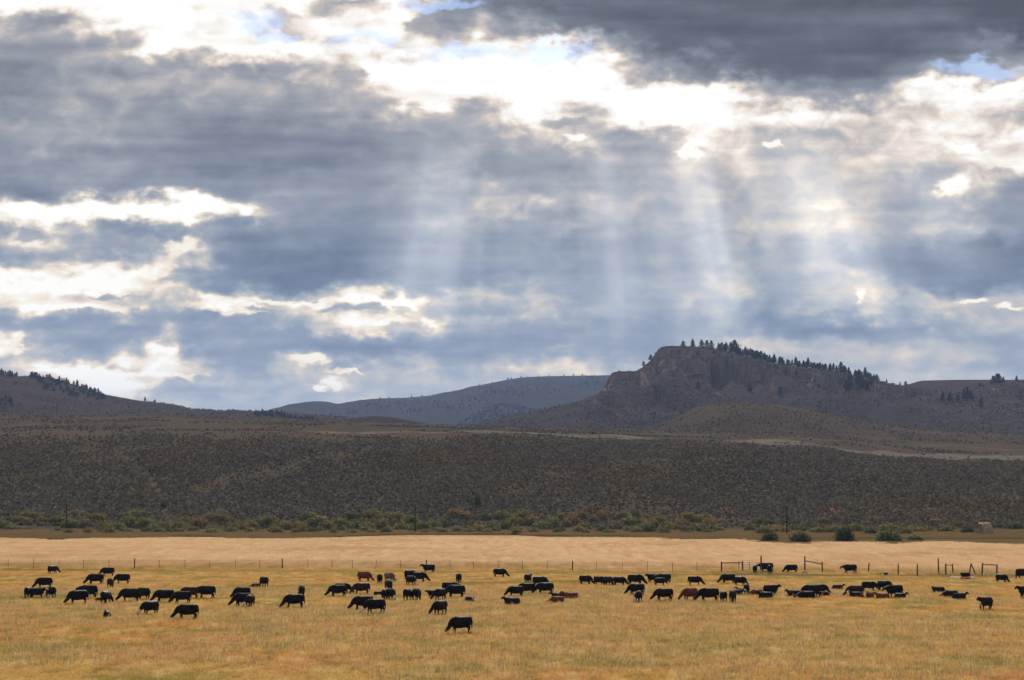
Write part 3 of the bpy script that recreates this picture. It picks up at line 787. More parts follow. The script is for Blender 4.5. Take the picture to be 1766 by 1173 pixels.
# ------------------------------------------------------------------ pines
def pine_mesh(k):
    """crown of branch tufts in uneven whorls, unit height 1"""
    T = []; r = np.random.default_rng(100 + k)
    lean = r.normal(0, 0.02, 2)
    z = 0.10 + 0.06 * r.random()
    wide = (0.30, 0.27, 0.36, 0.29, 0.38, 0.25)[k % 6]
    rounded = k % 2 == 0
    while z < 0.985:
        f = (z - 0.08) / 0.92
        rad = wide * ((1 - f) ** 0.75 if not rounded else math.sin(min(1, (1 - f) * 1.25 + 0.05) * math.pi * 0.55)) * (0.75 + 0.5 * r.random()) + 0.012
        nb = 8 + int(6 * (1 - f))
        a0 = r.random() * 6.28
        for b in range(nb):
            if r.random() < 0.14: continue
            a = a0 + b * 6.28 / nb + r.normal(0, 0.25); L = rad * (0.65 + 0.5 * r.random())
            dirv = np.array([math.cos(a), math.sin(a), -0.18 + 0.35 * r.random()])
            for q in range(5):
                t = 0.25 + 0.8 * q / 4
                c = np.array([lean[0] * z, lean[1] * z, z]) + dirv * L * t
                s = 0.034 + 0.03 * r.random()
                d1 = r.normal(size=3); d1 /= np.linalg.norm(d1); d2 = r.normal(size=3); d2 /= np.linalg.norm(d2)
                T.append([c - d1 * s, c + d1 * s, c + d2 * s * 1.5])
        z += 0.035 + 0.025 * r.random()
    return tri_mesh('crown', np.array(T), M_PINE)
pine_crowns = [pine_mesh(k) for k in range(6)]
_t = MB().tube([(0, 0, -0.05), (0, 0, 0.3), (0.003, 0.002, 0.7), (0.0, 0.0, 0.95)], [0.022, 0.017, 0.010, 0.003], 6)
pine_trunk = _t.mesh('trunk', M_BARK)
def pine(x, y, z, h, label, group=None, parts=True):
    k = random.randrange(6)
    if parts:
        o = thing('pine_tree', (x, y, z - 0.1), label, 'tree', group, random.random() * 6.28, h)
        put('crown', pine_crowns[k], None, o); put('trunk', pine_trunk, None, o)
    else:
        o = put('pine_tree', pine_crowns[k]); o.location = (x, y, z - h * 0.06); o.scale = (h,) * 3
        o.rotation_euler.z = random.random() * 6.28; tag(o, label, 'tree', group)
    return o
def pine_on(hillname, px, Y, hpx, label, group=None, parts=True):
    x = gx(px, Y); z = float(HILLS[hillname](x, Y))
    return pine(x, Y, z, hpx * 0.9 * Y / F, label, group, parts)
def pine_at(hillname, px, py, y0, y1, hpx, label, group=None, parts=True):
    """stands where the line of sight through its foot meets the near slope"""
    Y = y0
    while Y < y1 and float(HILLS[hillname](gx(px, Y), Y)) < gz(py, Y): Y += 3
    return pine_on(hillname, px, Y, hpx, label, group, parts)

ORD = 'first second third fourth fifth sixth seventh eighth ninth tenth eleventh twelfth thirteenth fourteenth fifteenth sixteenth seventeenth eighteenth nineteenth twentieth'.split() + ['twenty-' + w for w in 'first second third fourth fifth sixth seventh eighth ninth'.split()] + ['thirtieth']
def ordinals(items, fmt, group):
    """items: (photo x, object); label each by its place from the left"""
    for k, (px, o) in enumerate(sorted(items, key=lambda t: t[0])):
        o['label'] = fmt % (ORD[k] if k < 30 else 'far right'); o['group'] = group
def sections(items, cuts, group):
    for a, b, fmt in cuts:
        ordinals([t for t in items if a <= t[0] < b], fmt, group)
# row along the mesa top
singles = {1178: 'small round pine, leftmost on the bare mesa top', 1195: 'second pine from the left on the mesa top, standing alone', 1210: 'third pine from the left on the mesa top',
           1219: 'fourth pine from the left on the mesa top', 1227: 'fifth pine from the left, last before the dense row on the mesa'}
for px, lb in singles.items():
    pine_on('mesa', px, YM + 4, 13 if px == 1178 else 17, lb)
G_ROW = 'pines in the dense row along the mesa crest'
L_ROW = 'dark pine in the dense row running down the mesa crest'
row = [1239, 1245, 1252, 1260, 1267, 1270, 1276, 1284, 1286, 1290, 1294, 1298, 1304, 1306, 1313, 1318, 1327, 1335, 1347, 1352, 1358, 1366, 1373, 1379, 1385, 1389, 1393, 1399, 1403, 1409, 1412, 1424, 1437, 1450, 1456, 1464, 1475, 1480, 1484, 1492, 1498, 1505, 1512]
hts = {1267: 25, 1373: 18, 1393: 19, 1450: 20, 1464: 17, 1492: 22, 1512: 15}
ROW = []
for px in row:
    o = pine_on('mesa', px, YM + random.uniform(-6, 8), hts.get(px, random.uniform(12, 19) if px < 1340 else random.uniform(10, 15)), L_ROW, G_ROW); ROW.append((px, o))
for i in range(52):
    px = random.uniform(1238, 1440) if i < 42 else random.uniform(1440, 1512)
    o = pine_on('mesa', px, YM + random.uniform(-26, 4), random.uniform(10, 16), L_ROW, G_ROW); ROW.append((px, o))
sections(ROW, [(1230, 1275, '%s pine from the left in the high left part of the mesa row'), (1275, 1320, '%s pine from the left in the dense second quarter of the mesa row'), (1320, 1380, '%s pine from the left in the middle of the mesa row'),
               (1380, 1443, '%s pine from the left in the thinning third part of the mesa row'), (1443, 1520, '%s pine from the left at the low right end of the mesa row')], G_ROW)
for px, h, lb in ((1529, 8, 'tiny pine on the mesa crest just right of the dense row'), (1552, 7, 'tiny pine in the saddle right of the mesa, the left of two'), (1562, 10, 'small dark pine in the saddle right of the mesa, the right of two'),
                  (1110, 10, 'slim pine on the mesa shoulder above the rock tower'), (1122, 11, 'slim pine below the left cliff of the mesa top')):
    pine_on('mesa', px, YM, h, lb)
GR = []
for i in range(16):
    px = random.uniform(1457, 1503)
    o = pine_at('mesa', px, random.uniform(660, 674), 1830, YM, random.uniform(13, 20), 'dark pine in the grove just below the right end of the mesa row', 'pines in the grove on the mesa flank'); GR.append((px, o))
ordinals(GR, '%s pine from the left in the grove below the right end of the mesa row', 'pines in the grove on the mesa flank')
for px, py, h, lb in ((1294, 675, 17, 'lone pine on the mesa flank under the middle cliff'), (1345, 679, 15, 'lone pine beside the tan outcrop on the mesa flank'), (1373, 653, 9, 'small pine above the tan outcrop on the mesa flank'),
                      (1405, 660, 9, 'small pine right of the tan outcrop, the left of two'), (1412, 669, 9, 'small pine right of the tan outcrop, the right of two'), (1203, 612, 7, 'low dark bush like pine on the upper mesa, left'),
                      (1231, 611, 8, 'low dark bush like pine on the upper mesa, middle'), (1262, 619, 8, 'low dark bush like pine on the upper mesa, right'), (1204, 671, 14, 'dark pine in the shaded cleft of the middle cliff'),
                      (1625, 693, 20, 'tall pine, leftmost on the right hand mesa flank'), (1638, 692, 16, 'second pine from the left on the right hand mesa flank'), (1652, 692, 13, 'third pine from the left on the right hand mesa flank'),
                      (1662, 689, 19, 'left tree of the dense clump on the right hand mesa flank'), (1668, 688, 22, 'middle tree of the dense clump on the right hand mesa flank'), (1675, 690, 19, 'right tree of the dense clump on the right hand mesa flank'),
                      (1692, 701, 16, 'rounded pine low on the right hand mesa flank'), (1690, 667, 9, 'small pine high on the right hand mesa flank')):
    pine_at('mesa', px, py, 1830, YM + 60, h, lb)
for px, h, lb in ((1713, 17, 'left tree of the clump on the skyline at right'), (1719, 20, 'tallest tree of the clump on the skyline at right'), (1723, 19, 'third tree of the clump on the skyline at right'), (1730, 12, 'low right tree of the clump on the skyline at right'), (1753, 11, 'single small pine on the skyline near the right edge')):
    pine_on('mesa', px, YM + 2, h, lb)
# left hill woods
it = []
for i in range(12):
    px = -6 + i * 3.1 + random.uniform(-1, 1)
    it.append((px, pine_on('left_hill', px, 2600 + random.uniform(-40, 5), random.uniform(8, 14), 'x', 'g')))
ordinals([t for t in it if t[0] > -2], '%s pine from the left in the wood at the upper left edge', 'pines in the wood at the upper left edge')
for px_, o in it:
    if px_ <= -2: o['label'] = '%s pine cut off by the left edge in the upper wood' % ('outer' if px_ < -4.4 else 'inner'); o['group'] = 'pines in the wood at the upper left edge'
it = []
for i in range(68):
    px = 52 + 128 * (i + random.random()) / 68
    py = float(np.interp(px, [52, 90, 130, 180], [650, 652, 665, 681])) + random.random() ** 1.3 * (22 if px > 70 else 12) * (1 - 0.5 * max(0, px - 140) / 40) * min(1, (px - 45) / 30)
    it.append((px, pine_at('left_hill', px, py, 1900, 2604, random.uniform(8, 13), 'x', 'g')))
sections(it, [(50, 84, '%s pine from left in the first quarter of the left hill strip'), (84, 116, '%s pine from the left in the second quarter of the left hill strip'), (116, 148, '%s pine from the left in the third quarter of the left hill strip'),
              (148, 190, '%s pine from the left in the lowest right quarter of the left hill strip')], 'pines in the strip along the left hill crest')
it = []
for i in range(10):
    px = random.uniform(0, 24)
    it.append((px, pine_at('left_hill', px, random.uniform(690, 700), 1850, 2600, random.uniform(7, 11), 'x', 'g')))
ordinals(it, '%s pine from the left in the low grove at the left edge', 'pines in the low grove at the left edge')
pine_on('left_hill', 250, 2590, 9, 'bushy tree alone on the left hill skyline, the larger of two')
pine_on('left_hill', 267, 2590, 6, 'tiny tree alone on the left hill skyline, the smaller of two')
it = []
for i in range(28):
    px = 438 + 104 * (i + random.random()) / 28
    py = 716 + (px - 438) * 0.10 + random.uniform(-3, 2)
    it.append((px, pine_at('left_hill', px, py, 1810, 2500, random.uniform(8, 13) * (1.0 if px < 500 else 0.8), 'x', 'g')))
sections(it, [(430, 490, '%s pine from left in the taller half of the grove by the blue hill'), (490, 560, '%s pine from left in the lower half of the grove by the blue hill')], 'pines in the grove left of the blue hill')
# specks on the far hill
it = []
for i in range(24):
    px = 650 + 390 * (i + random.random()) / 24
    it.append((px, pine_on('far_hill', px, 5500 + random.uniform(-20, 10), random.uniform(3, 5), 'x', 'g', False)))
sections(it, [(600, 850, '%s tiny tree from the left on the rising skyline of the blue hill'), (850, 1060, '%s tiny tree from the left on the level skyline of the blue hill')], 'far trees on the blue hill skyline')
def wood(name, label, spots):
    """a far wood too small to pick apart"""
    P = np.array(spots); m = len(P); R = np.zeros((m, 3)); R[:, 2] = rng.random(m) * 6.28
    scatter(name, label, P[:, :3], R, np.repeat(P[:, 3:4], 3, 1), rng.integers(0, 6, m), pine_crowns, M_PINE)
sp = []
for i in range(300):
    px, py = random.choice([(855, 676), (885, 678), (790, 705), (760, 700), (700, 698), (650, 700), (720, 712), (830, 690), (940, 672), (1000, 662), (1030, 660), (600, 712)])
    px += random.gauss(0, 15); py += random.gauss(0, 5); Y = 3900
    while Y < 5490 and float(HILLS['far_hill'](gx(px, Y), Y)) < gz(py, Y): Y += 12
    sp.append((gx(px, Y), Y, float(HILLS['far_hill'](gx(px, Y), Y)) - 0.5, random.uniform(5, 8)))
wood('far_woods', 'dark patches of far woodland on the flank of the blue hill', sp)
sp = []
for i in range(650):
    px = random.uniform(785, 985); Y = 4300 - random.uniform(-10, 480); x = gx(px, Y)
    sp.append((x, Y, float(HILLS['wooded_hill'](x, Y)) - 0.5, random.uniform(5, 8)))
wood('foothill_wood', 'dark wood covering the foothill in front of the blue hill', sp)

# ------------------------------------------------------------------ willows along the creek
def willow_mesh(k, mat):
    T = []; r = np.random.default_rng(300 + k)
    for j in range(7):
        a = r.random() * 6.28; d = (0.0 if j == 0 else 0.45) * (0.5 + 0.7 * r.random())
        rr = 0.55 if j == 0 else 0.32 + 0.16 * r.random()
        hz = (0.98 if j == 0 else 0.55 + 0.35 * r.random())
        c = leaf_clump(260 if j == 0 else 150, rr, hz * 0.68, 0.06, 0.45, 0.5, 0.8, 0.75)
        c[:, :, 0] += math.cos(a) * d; c[:, :, 1] += math.sin(a) * d
        T.append(c)
    return tri_mesh('foliage', np.concatenate(T), mat)
wil = [[willow_mesh(10 * i + k, M_W[i]) for k in range(3)] for i in range(4)]
_s = MB()
for j in range(7):
    a = j * 0.9; _s.tube([(0.04 * math.cos(a), 0.04 * math.sin(a), -0.05), (0.16 * math.cos(a), 0.16 * math.sin(a), 0.3), (0.34 * math.cos(a), 0.34 * math.sin(a), 0.7)], [0.022, 0.016, 0.006], 5)
wil_stem = _s.mesh('stem', M_BARK)
def willow(px, base, top, wpx, tone, label, group=None, Y=None):
    Y = Y or gY(base); x = gx(px, Y)
    z = 0.25 if Y < 650 else float(slope_z(x, Y))
    o = thing('willow_bush', (x, Y, z - 0.1), label, 'bush', group, random.random() * 6.28)
    s = Y / F
    o.scale = (wpx * s / 1.55, wpx * s / 1.55, max((base - top) * s / 1.02, 0.8))
    put('foliage', random.choice(wil[tone]), None, o); put('stem', wil_stem, None, o)
    return o
GB = 'willows in the hedge at the slope foot'
hed = []
px = -20.0
while px < 1235:
    if not (82 < px < 96):
        h = random.uniform(15, 22) * (1.0 if px > 120 else 0.8)
        hed.append((px, willow(px, random.uniform(913.5, 917.5), 916 - h, random.uniform(26, 44), random.choice([0, 0, 0, 1, 3]), 'x', GB)))
    px += random.uniform(9.5, 15)
px = 100.0
while px < 1240:
    hed.append((px, willow(px, 918.5 + random.uniform(0, 2), 906 + random.uniform(-2, 3), random.uniform(22, 34), random.choice([0, 1, 0, 1]), 'x', GB)))
    px += random.uniform(30, 52)
px = 120.0
while px < 1236:
    hed.append((px, willow(px, 920.5 + random.uniform(0, 2.5), 909 + random.uniform(-2, 2.5), random.uniform(22, 36), random.choice([0, 0, 1, 3]), 'x', GB)))
    px += random.uniform(24, 60)
    if 700 < px < 730: px = 732.0
sections(hed, [(-50, 115, '%s willow from the left edge in the hedge up to the left utility pole'), (115, 245, '%s willow right of the left utility pole in the hedge'), (245, 458, '%s willow from the left in the hedge between red gully and pale scar'),
               (458, 600, '%s willow right of the pale scar in the hedge'), (600, 716, '%s willow from the left in the hedge just left of the middle pole'), (716, 850, '%s willow right of the middle pole in the hedge'),
               (850, 1050, '%s willow from the left in the hedge right of the narrow upright willow'), (1050, 1300, '%s willow from the left in the last stretch of hedge before the gap')], GB)
it = []
px = 1296.0
while px < 1760:
    if abs(px - 1697) > 26:
        it.append((px, willow(px, random.uniform(914, 919), 904 + random.uniform(-2, 3), random.uniform(26, 44), random.choice([0, 1, 1, 3]), 'x', 'g')))
    px += random.uniform(15, 30)
ordinals(it, '%s low willow from the left in the back row of the right hand thicket', 'willows in the back row of the right hand thicket')
for px, b, t, w, k, lb in (
    (282, 911, 896, 22, 2, 'dark taller willow rising behind the hedge at left'), (824, 912, 884, 12, 1, 'narrow upright willow standing above the hedge near the centre'), (1098, 914, 893, 16, 1, 'upright willow standing above the hedge right of centre'),
    (1115, 921, 900, 34, 1, 'large rounded green willow near the right end of the hedge'), (1215, 920, 902, 42, 1, 'big green willow at the right end of the hedge'), (1180, 919, 903, 24, 0, 'olive willow just left of the last big hedge willow'),
    (1327, 934, 912, 25, 2, 'dark round bush in front, left of the right hand utility pole'), (1316, 923, 905, 30, 0, 'olive bush behind the dark round one, left of the right hand pole'), (1334, 920, 906, 36, 3, 'bronze tinted bush behind, left of the right hand pole'),
    (1381, 935, 914, 32, 2, 'dark low bush in front, just right of the right hand pole'), (1384, 918, 903, 28, 1, 'green bush behind, right of the right hand pole'), (1412, 922, 906, 34, 0, 'olive bush behind, between pole and tallest dark bush'),
    (1457, 935, 903, 31, 2, 'tallest dark bush of the right hand thicket'), (1440, 922, 904, 30, 0, 'olive bush behind the tallest dark bush, left side'), (1475, 920, 901, 30, 0, 'bright olive bush behind the tallest dark bush, right side'),
    (1500, 924, 905, 32, 1, 'green bush right of the tallest dark bush'), (1534, 934, 910, 46, 1, 'broad green bush in front in the right hand thicket'), (1528, 919, 903, 42, 0, 'broad olive bush behind in the right hand thicket'),
    (1560, 924, 908, 28, 0, 'olive bush at the right end of the broad green one'), (1575, 933, 922, 34, 1, 'low green bush in front at the right end of the thicket'), (1590, 920, 908, 32, 3, 'bronze green bush left of the haystack, farther one'),
    (1632, 920, 907, 32, 1, 'rounded green bush midway to the haystack'), (1666, 922, 907, 25, 2, 'dark round bush just left of the haystack'), (1355, 921, 908, 22, 3, 'small bronze bush at the foot of the right hand pole')):
    willow(px, b, t - 1, w * 1.25, k, lb)

# ------------------------------------------------------------------ utility poles
M_POLE = plain('creosoted_wood', (0.012, 0.010, 0.010), 0.85)
M_CERAM = plain('insulator', (0.35, 0.34, 0.33), 0.4, 0.1)
def pole(px, base, top, label, Y=None, zb=None, r=0.23):
    Y = Y or gY(base); x = gx(px, Y); zb = 0.2 if zb is None else zb
    h = gz(top, Y) - zb
    o = thing('utility_pole', (x, Y, zb - 0.3), label, 'utility pole')
    MB().tube([(0, 0, 0), (0.02, 0, h * 0.5), (0, 0, h)], [r, r * 0.86, r * 0.7], 10).build('shaft', M_POLE, o)
    MB().tube([(0, 0, h), (0, 0, h + 0.12), (0, 0, h + 0.3), (0, 0, h + 0.45)], [0.04, 0.09, 0.11, 0.05], 8).build('insulator', M_CERAM, o)
    MB().box((0.0, 0.0, h - 2.6), (0.55, 0.12, 0.16)).build('bracket', M_POLE, o)
    MB().tube([(0.25, 0, h - 2.55), (0.25, 0, h - 2.3)], [0.07, 0.05], 8).build('insulator', M_CERAM, o)
pole(115, 918.5, 868, 'dark utility pole beside the willows at far left')
pole(716, 921, 868, 'dark utility pole in front of the hedge near the middle')
pole(1357, 924.5, 872, 'dark utility pole among the bushes at right')
pole(98.5, 715, 692, 'far utility pole on the skyline of the bench at left', 1470.0, float(slope_z(gx(98.5, 1470), 1470)), 0.3)

# ------------------------------------------------------------------ haystack, loaf shaped
M_HAY = plain('weathered_hay', (0.36, 0.275, 0.18), 0.95, 0.4, 1.3)
def haystack():
    Y = gY(924); x = gx(1696, Y)
    o = thing('haystack', (x, Y, 0.05), 'loaf shaped weathered haystack beyond the willows near the right edge', 'haystack', None, math.radians(38))
    for (cx, L, W, H, nm, sd) in ((-1.5, 2.8, 4.4, 4.3, 'hay_loaf', 1), (1.45, 2.9, 4.2, 4.5, 'hay_loaf', 5)):
        m = MB(); nx, na = 14, 20
        for i in range(nx + 1):
            t = i / nx; sq = (1 - abs(2 * t - 1) ** 5) ** 0.35 if 0 < t < 1 else 0.72
            for k in range(na + 1):
                a = math.pi * k / na
                rr = 1 + 0.05 * float(fbm(t * 5 + sd, a * 3, 3, sd)) + 0.025 * math.sin(a * 14)
                yv = math.copysign(abs(math.cos(a)) ** 0.85, math.cos(a)) * W / 2 * rr * (0.9 + 0.1 * sq) * (1 + 0.1 * math.sin(a))
                m.v.append(Vector((cx + (t - 0.5) * L, yv, math.sin(a) ** 0.85 * H * rr * (0.9 + 0.1 * sq))))
        for i in range(nx):
            for k in range(na):
                b = i * (na + 1) + k; m.f.append((b, b + 1, b + na + 2, b + na + 1))
        m.f.append(tuple(range(na + 1))); e = nx * (na + 1); m.f.append(tuple(e + k for k in reversed(range(na + 1))))
        m.build(nm, M_HAY, o, True)
haystack()

# ------------------------------------------------------------------ fence, gate and braces
M_WOOD = plain('grey_post_wood', (0.085, 0.075, 0.068), 0.9, 0.4)
M_DWOOD = plain('dark_post_wood', (0.032, 0.028, 0.027), 0.9, 0.4)
M_STEEL = plain('rusty_steel', (0.075, 0.055, 0.05), 0.6, 0.4)
M_WIRE = plain('wire', (0.12, 0.10, 0.09), 0.5, 0.2)
M_GATE = plain('gate_steel', (0.06, 0.058, 0.062), 0.5, 0.3)
M_RED = plain('red_paint', (0.5, 0.045, 0.03), 0.5, 0.15)
M_WHITE = plain('white_paint', (0.72, 0.7, 0.68), 0.6, 0.12)
M_STONE = plain('pale_stone', (0.42, 0.39, 0.36), 0.9, 0.3, 2.0)
def fpos(px):
    py = np.interp(px, [p for p, q in FENCE], [q for p, q in FENCE]); Y = gY(py); return gx(px, Y), Y
wf = thing('wire_fence', (*fpos(600), 0), 'long wire fence with thin steel posts between pasture and hay meadow', 'fence')
ox, oy = wf.location.x, wf.location.y
tp = MB().box((0, 0, 0.75), (0.06, 0.05, 1.7)).box((0, 0.03, 0.75), (0.02, 0.05, 1.7)).mesh('post', M_STEEL)
wp = MB().tube([(0, 0, -0.1), (0, 0, 1.68), (0, 0, 1.72)], [0.10, 0.09, 0.06], 8).mesh('post', M_DWOOD)
thin = [-80, -40, 14, 58, 102, 144, 188, 275, 319, 362, 406, 448, 531, 573, 608, 648, 691, 776, 817, 860, 901, 944, 1029, 1073, 1116, 1160, 1202]
heavy = [232, 487, 735, 987]
for p in sorted(thin + heavy):
    x, y = fpos(p); o = put('post', wp if p in heavy else tp, None, wf); o.location = (x - ox, y - oy, 0); o.rotation_euler = (random.gauss(0, 0.03), random.gauss(0, 0.03), random.random())
    o.scale.z = random.uniform(0.9, 1.08)
for hgt in (0.45, 0.8, 1.1, 1.38):
    m = MB(); pts = []
    for p in [-80] + sorted(thin + heavy)[1:] + [1244]:
        x, y = fpos(p); pts.append((x - ox, y - oy - 0.04, hgt + random.gauss(0, 0.02)))
    m.tube(pts, [0.011] * len(pts), 5, side=(0, 0, 1)).build('wire', M_WIRE, wf)

def at(px, py, top):
    """foot point on the pasture and height of a post seen from py up to top"""
    Y = gY(py); return gx(px, Y), Y, (py - top) / F * Y
def post(parent, x, y, h, lean=(0, 0), r=0.10, mat=None, name='post'):
    p = parent.location
    return MB().tube([(x - p.x, y - p.y, -0.15), (x - p.x + lean[0] * 0.5, y - p.y, h * 0.5), (x - p.x + lean[0], y - p.y + lean[1], h)], [r, r * 0.95, r * 0.85], 8).build(name, mat or M_WOOD, parent)
def rail(parent, a, b, r=0.07, mat=None, name='rail'):
    p = parent.location
    return MB().tube([(a[0] - p.x, a[1] - p.y, a[2]), ((a[0] + b[0]) / 2 - p.x, (a[1] + b[1]) / 2 - p.y, (a[2] + b[2]) / 2 + 0.02), (b[0] - p.x, b[1] - p.y, b[2])], [r, r, r * 0.9], 8, side=(0, 0, 1) if abs(b[2] - a[2]) < 2 else None).build(name, mat or M_WOOD, parent)
# corner brace left of the gate
x1, y1, h1 = at(1244.4, 987.5, 968.5); x2, y2, h2 = at(1280.7, 986.5, 968)
o = thing('fence_brace', (x1, y1, 0), 'dark wooden corner brace at the left of the steel gate', 'fence')
post(o, x1, y1, h1, mat=M_DWOOD, r=0.12); post(o, x2, y2, h2, mat=M_DWOOD, r=0.12); rail(o, (x1, y1, h1 - 0.25), (x2, y2, h2 - 0.25), 0.08, M_DWOOD)
# tube gate
xa, ya, _ = at(1273.5, 986, 968); xb, yb, _ = at(1311, 987, 966)
o = thing('steel_gate', (xa, ya - 0.3, 0), 'closed steel tube gate between the corner brace and the tall post', 'gate')
hs = [0.35, 0.62, 0.9, 1.18, 1.5]
for k, hh in enumerate(hs): rail(o, (xa, ya - 0.3, hh), (xb, yb - 0.3, hh + 0.12), 0.035, M_GATE, 'gate_bar')
for t in (0, 0.5, 1):
    xx, yy = xa + (xb - xa) * t, ya - 0.3 + (yb - ya) * t
    MB().tube([(xx - o.location.x, yy - o.location.y, 0.28), (xx - o.location.x, yy - o.location.y, 1.66 if t else 1.72)], [0.04, 0.04], 8).build('gate_upright', M_GATE, o)
rail(o, (xa, ya - 0.3, 1.74), (xb, yb - 0.3, 2.05), 0.02, M_WIRE, 'stay_wire')
x3, y3, h3 = at(1313, 988, 958.5)
o = thing('gate_post', (x3, y3, 0), 'tall weathered gate post with three cattle crowding behind it', 'post')
post(o, x3, y3, h3, (-0.05, 0), 0.14, name='shaft')
for dz in (0.5, 1.4): MB().box((0.0, -0.15, dz), (0.16, 0.06, 0.05)).build('hinge', M_GATE, o)
# right gate post with sloping brace
x4, y4, h4 = at(1388, 986, 959.5); x5, y5, h5 = at(1418, 988, 969)
o = thing('fence_brace', (x4, y4, 0), 'tall post with a sloping rail down to a shorter post, right of the gate opening', 'fence')
post(o, x4, y4, h4, r=0.13); post(o, x5, y5, h5, r=0.12); rail(o, (x4, y4, h4 - 0.75), (x5, y5, h5 - 0.35), 0.08)
for px, py, tp_, ln, lb in ((1497, 989, 971, 0.18, 'leaning grey post right of the cow at the fence'), (1549, 991, 972, 0.0, 'upright grey post midway along the right hand fence'), (1582, 994, 973.5, 0.0, 'grey post left of the broken corral'),
                        (1619, 992.5, 962.5, -0.1, 'tallest single post of the broken corral')):
    x, y, h = at(px, py, tp_); o = thing('fence_post', (x, y, 0), lb, 'post'); post(o, x, y, h, (ln, 0), 0.11, name='shaft')
    MB().tube([(-0.0, -0.09, h * 0.55), (0.0, -0.13, h * 0.55)], [0.02, 0.02], 6).build('staple', M_WIRE, o)
x, y, h = at(1631, 994.5, 972); xb, yb, hb = at(1643.5, 990.5, 972.5)
o = thing('fence_brace', (x, y, 0), 'narrow two post brace beside the tallest corral post', 'fence')
post(o, x, y, h, r=0.13); post(o, xb, yb, hb, (-0.08, 0), 0.12); rail(o, (x, y, h - 0.25), (xb, yb, hb - 0.25), 0.06)
x, y, h = at(1674.8, 993, 971.6)
o = thing('a_frame_brace', (x, y, 0), 'two posts leaning together in an A shape behind the white faced calf', 'fence')
MB().tube([(-0.35, 0, -0.1), (0, 0, h)], [0.11, 0.09], 8).build('post', M_WOOD, o); MB().tube([(0.85, 0.12, -0.1), (0.02, 0.12, h - 0.05)], [0.11, 0.09], 8).build('post', M_WOOD, o)
xa, ya, ha = at(1693.5, 994.5, 971); xb, yb, hb = at(1719, 994, 973.5)
o = thing('fence_brace', (xa, ya, 0), 'wide two post brace with a top rail near the right edge', 'fence')
post(o, xa, ya, ha, (0.1, 0), 0.13); post(o, xb, yb, hb, (0.04, 0), 0.13); rail(o, (xa + 0.1, ya, ha - 0.28), (xb, yb, hb - 0.1), 0.08)
# trough and loose bits on the ground by the corral
x, y, _ = at(1673.5, 1000, 995)
o = thing('feed_trough', (x, y, 0), 'low red feed trough with a white end on the grass by the corral', 'trough')
W = 1.35
mb = MB().box((-W / 2 - 0.05, 0, 0.22), (W, 0.5, 0.34)); mb.build('tub', M_RED, o); MB().box((0.28, 0, 0.22), (0.5, 0.52, 0.38)).build('end_panel', M_WHITE, o)
for sx_ in (-1.25, 0.4): MB().box((sx_, 0, 0.03), (0.08, 0.5, 0.08)).build('foot', M_DWOOD, o)
for px, py, L, a, lb in ((1640, 995, 1.6, 0.1, 'white board lying on the ground by the corral'), (1651, 997, 2.0, -0.05, 'second pale board lying closer to the red trough')):
    x, y, _ = at(px, py, py); o = put('white_board', MB().box((0, 0, 0), (L, 0.32, 0.05)).box((0, 0.1, 0.045), (L * 0.9, 0.06, 0.04)).mesh('white_board', M_WHITE)); o.location = (x, y, 0.14); o.rotation_euler = (0.1, 0.03, a)
    tag(o, lb, 'board')
def stone(px, py, s, lb, mat=M_STONE, cat='stone'):
    x, y, _ = at(px, py, py); bm = bmesh.new(); bmesh.ops.create_icosphere(bm, subdivisions=2, radius=1)
    for v in bm.verts:
        v.co = Vector((v.co.x * s[0], v.co.y * s[1], max(v.co.z, -0.3) * s[2])) * (1 + 0.25 * float(fbm(v.co.x * 2 + px, v.co.y * 2 + v.co.z, 2, 3)))
    me = bpy.data.meshes.new(cat); bm.to_mesh(me); bm.free(); me.materials.append(mat)
    o = put(cat, me); o.location = (x, y, 0.08); tag(o, lb, cat)
stone(1523, 993, (0.22, 0.2, 0.3), 'small white stone left of the dark lump by the right hand fence'); stone(1533.5, 993.5, (0.28, 0.2, 0.28), 'small white stone right of the dark lump by the right hand fence')
stone(1527, 992.5, (0.5, 0.3, 0.35), 'dark lump between two white stones by the right hand fence', M_DWOOD)
stone(1388, 989.5, (0.5, 0.35, 0.26), 'dark lump at the foot of the tall post right of the gate', M_DWOOD)
stone(1313, 989, (0.25, 0.2, 0.5), 'pale stone heaped at the foot of the tall gate post')
stone(516, 920, (0.9, 0.6, 0.7), 'small white block below the willow hedge')

# ------------------------------------------------------------------ cattle
def hide(name, c):
    m, n = new_mat(name)
    P = n.new('ShaderNodeTexCoord').outputs['Object']
    a = n.noise(P, 3.0, 4, 0.6); b = n.noise(n.mapping(P, scale=(30, 30, 12)), 1.0, 3, 0.6)
    cc = n.mix(n.rng(a, 0.35, 0.65), tuple(v * 0.75 for v in c), tuple(v * 1.3 for v in c))
    return finish(m, n, cc, 0.6, b, 0.01, spec=0.09)
HIDE = {'k': hide('black_hide', (0.0075, 0.007, 0.0085)), 'b': hide('red_hide', (0.13, 0.038, 0.018)), 'd': hide('dark_brown_hide', (0.035, 0.014, 0.010)), 'r': hide('roan_hide', (0.17, 0.10, 0.075))}
M_FACE = hide('white_face', (0.62, 0.58, 0.54))
M_HOOF = hide('hoof', (0.03, 0.025, 0.022))

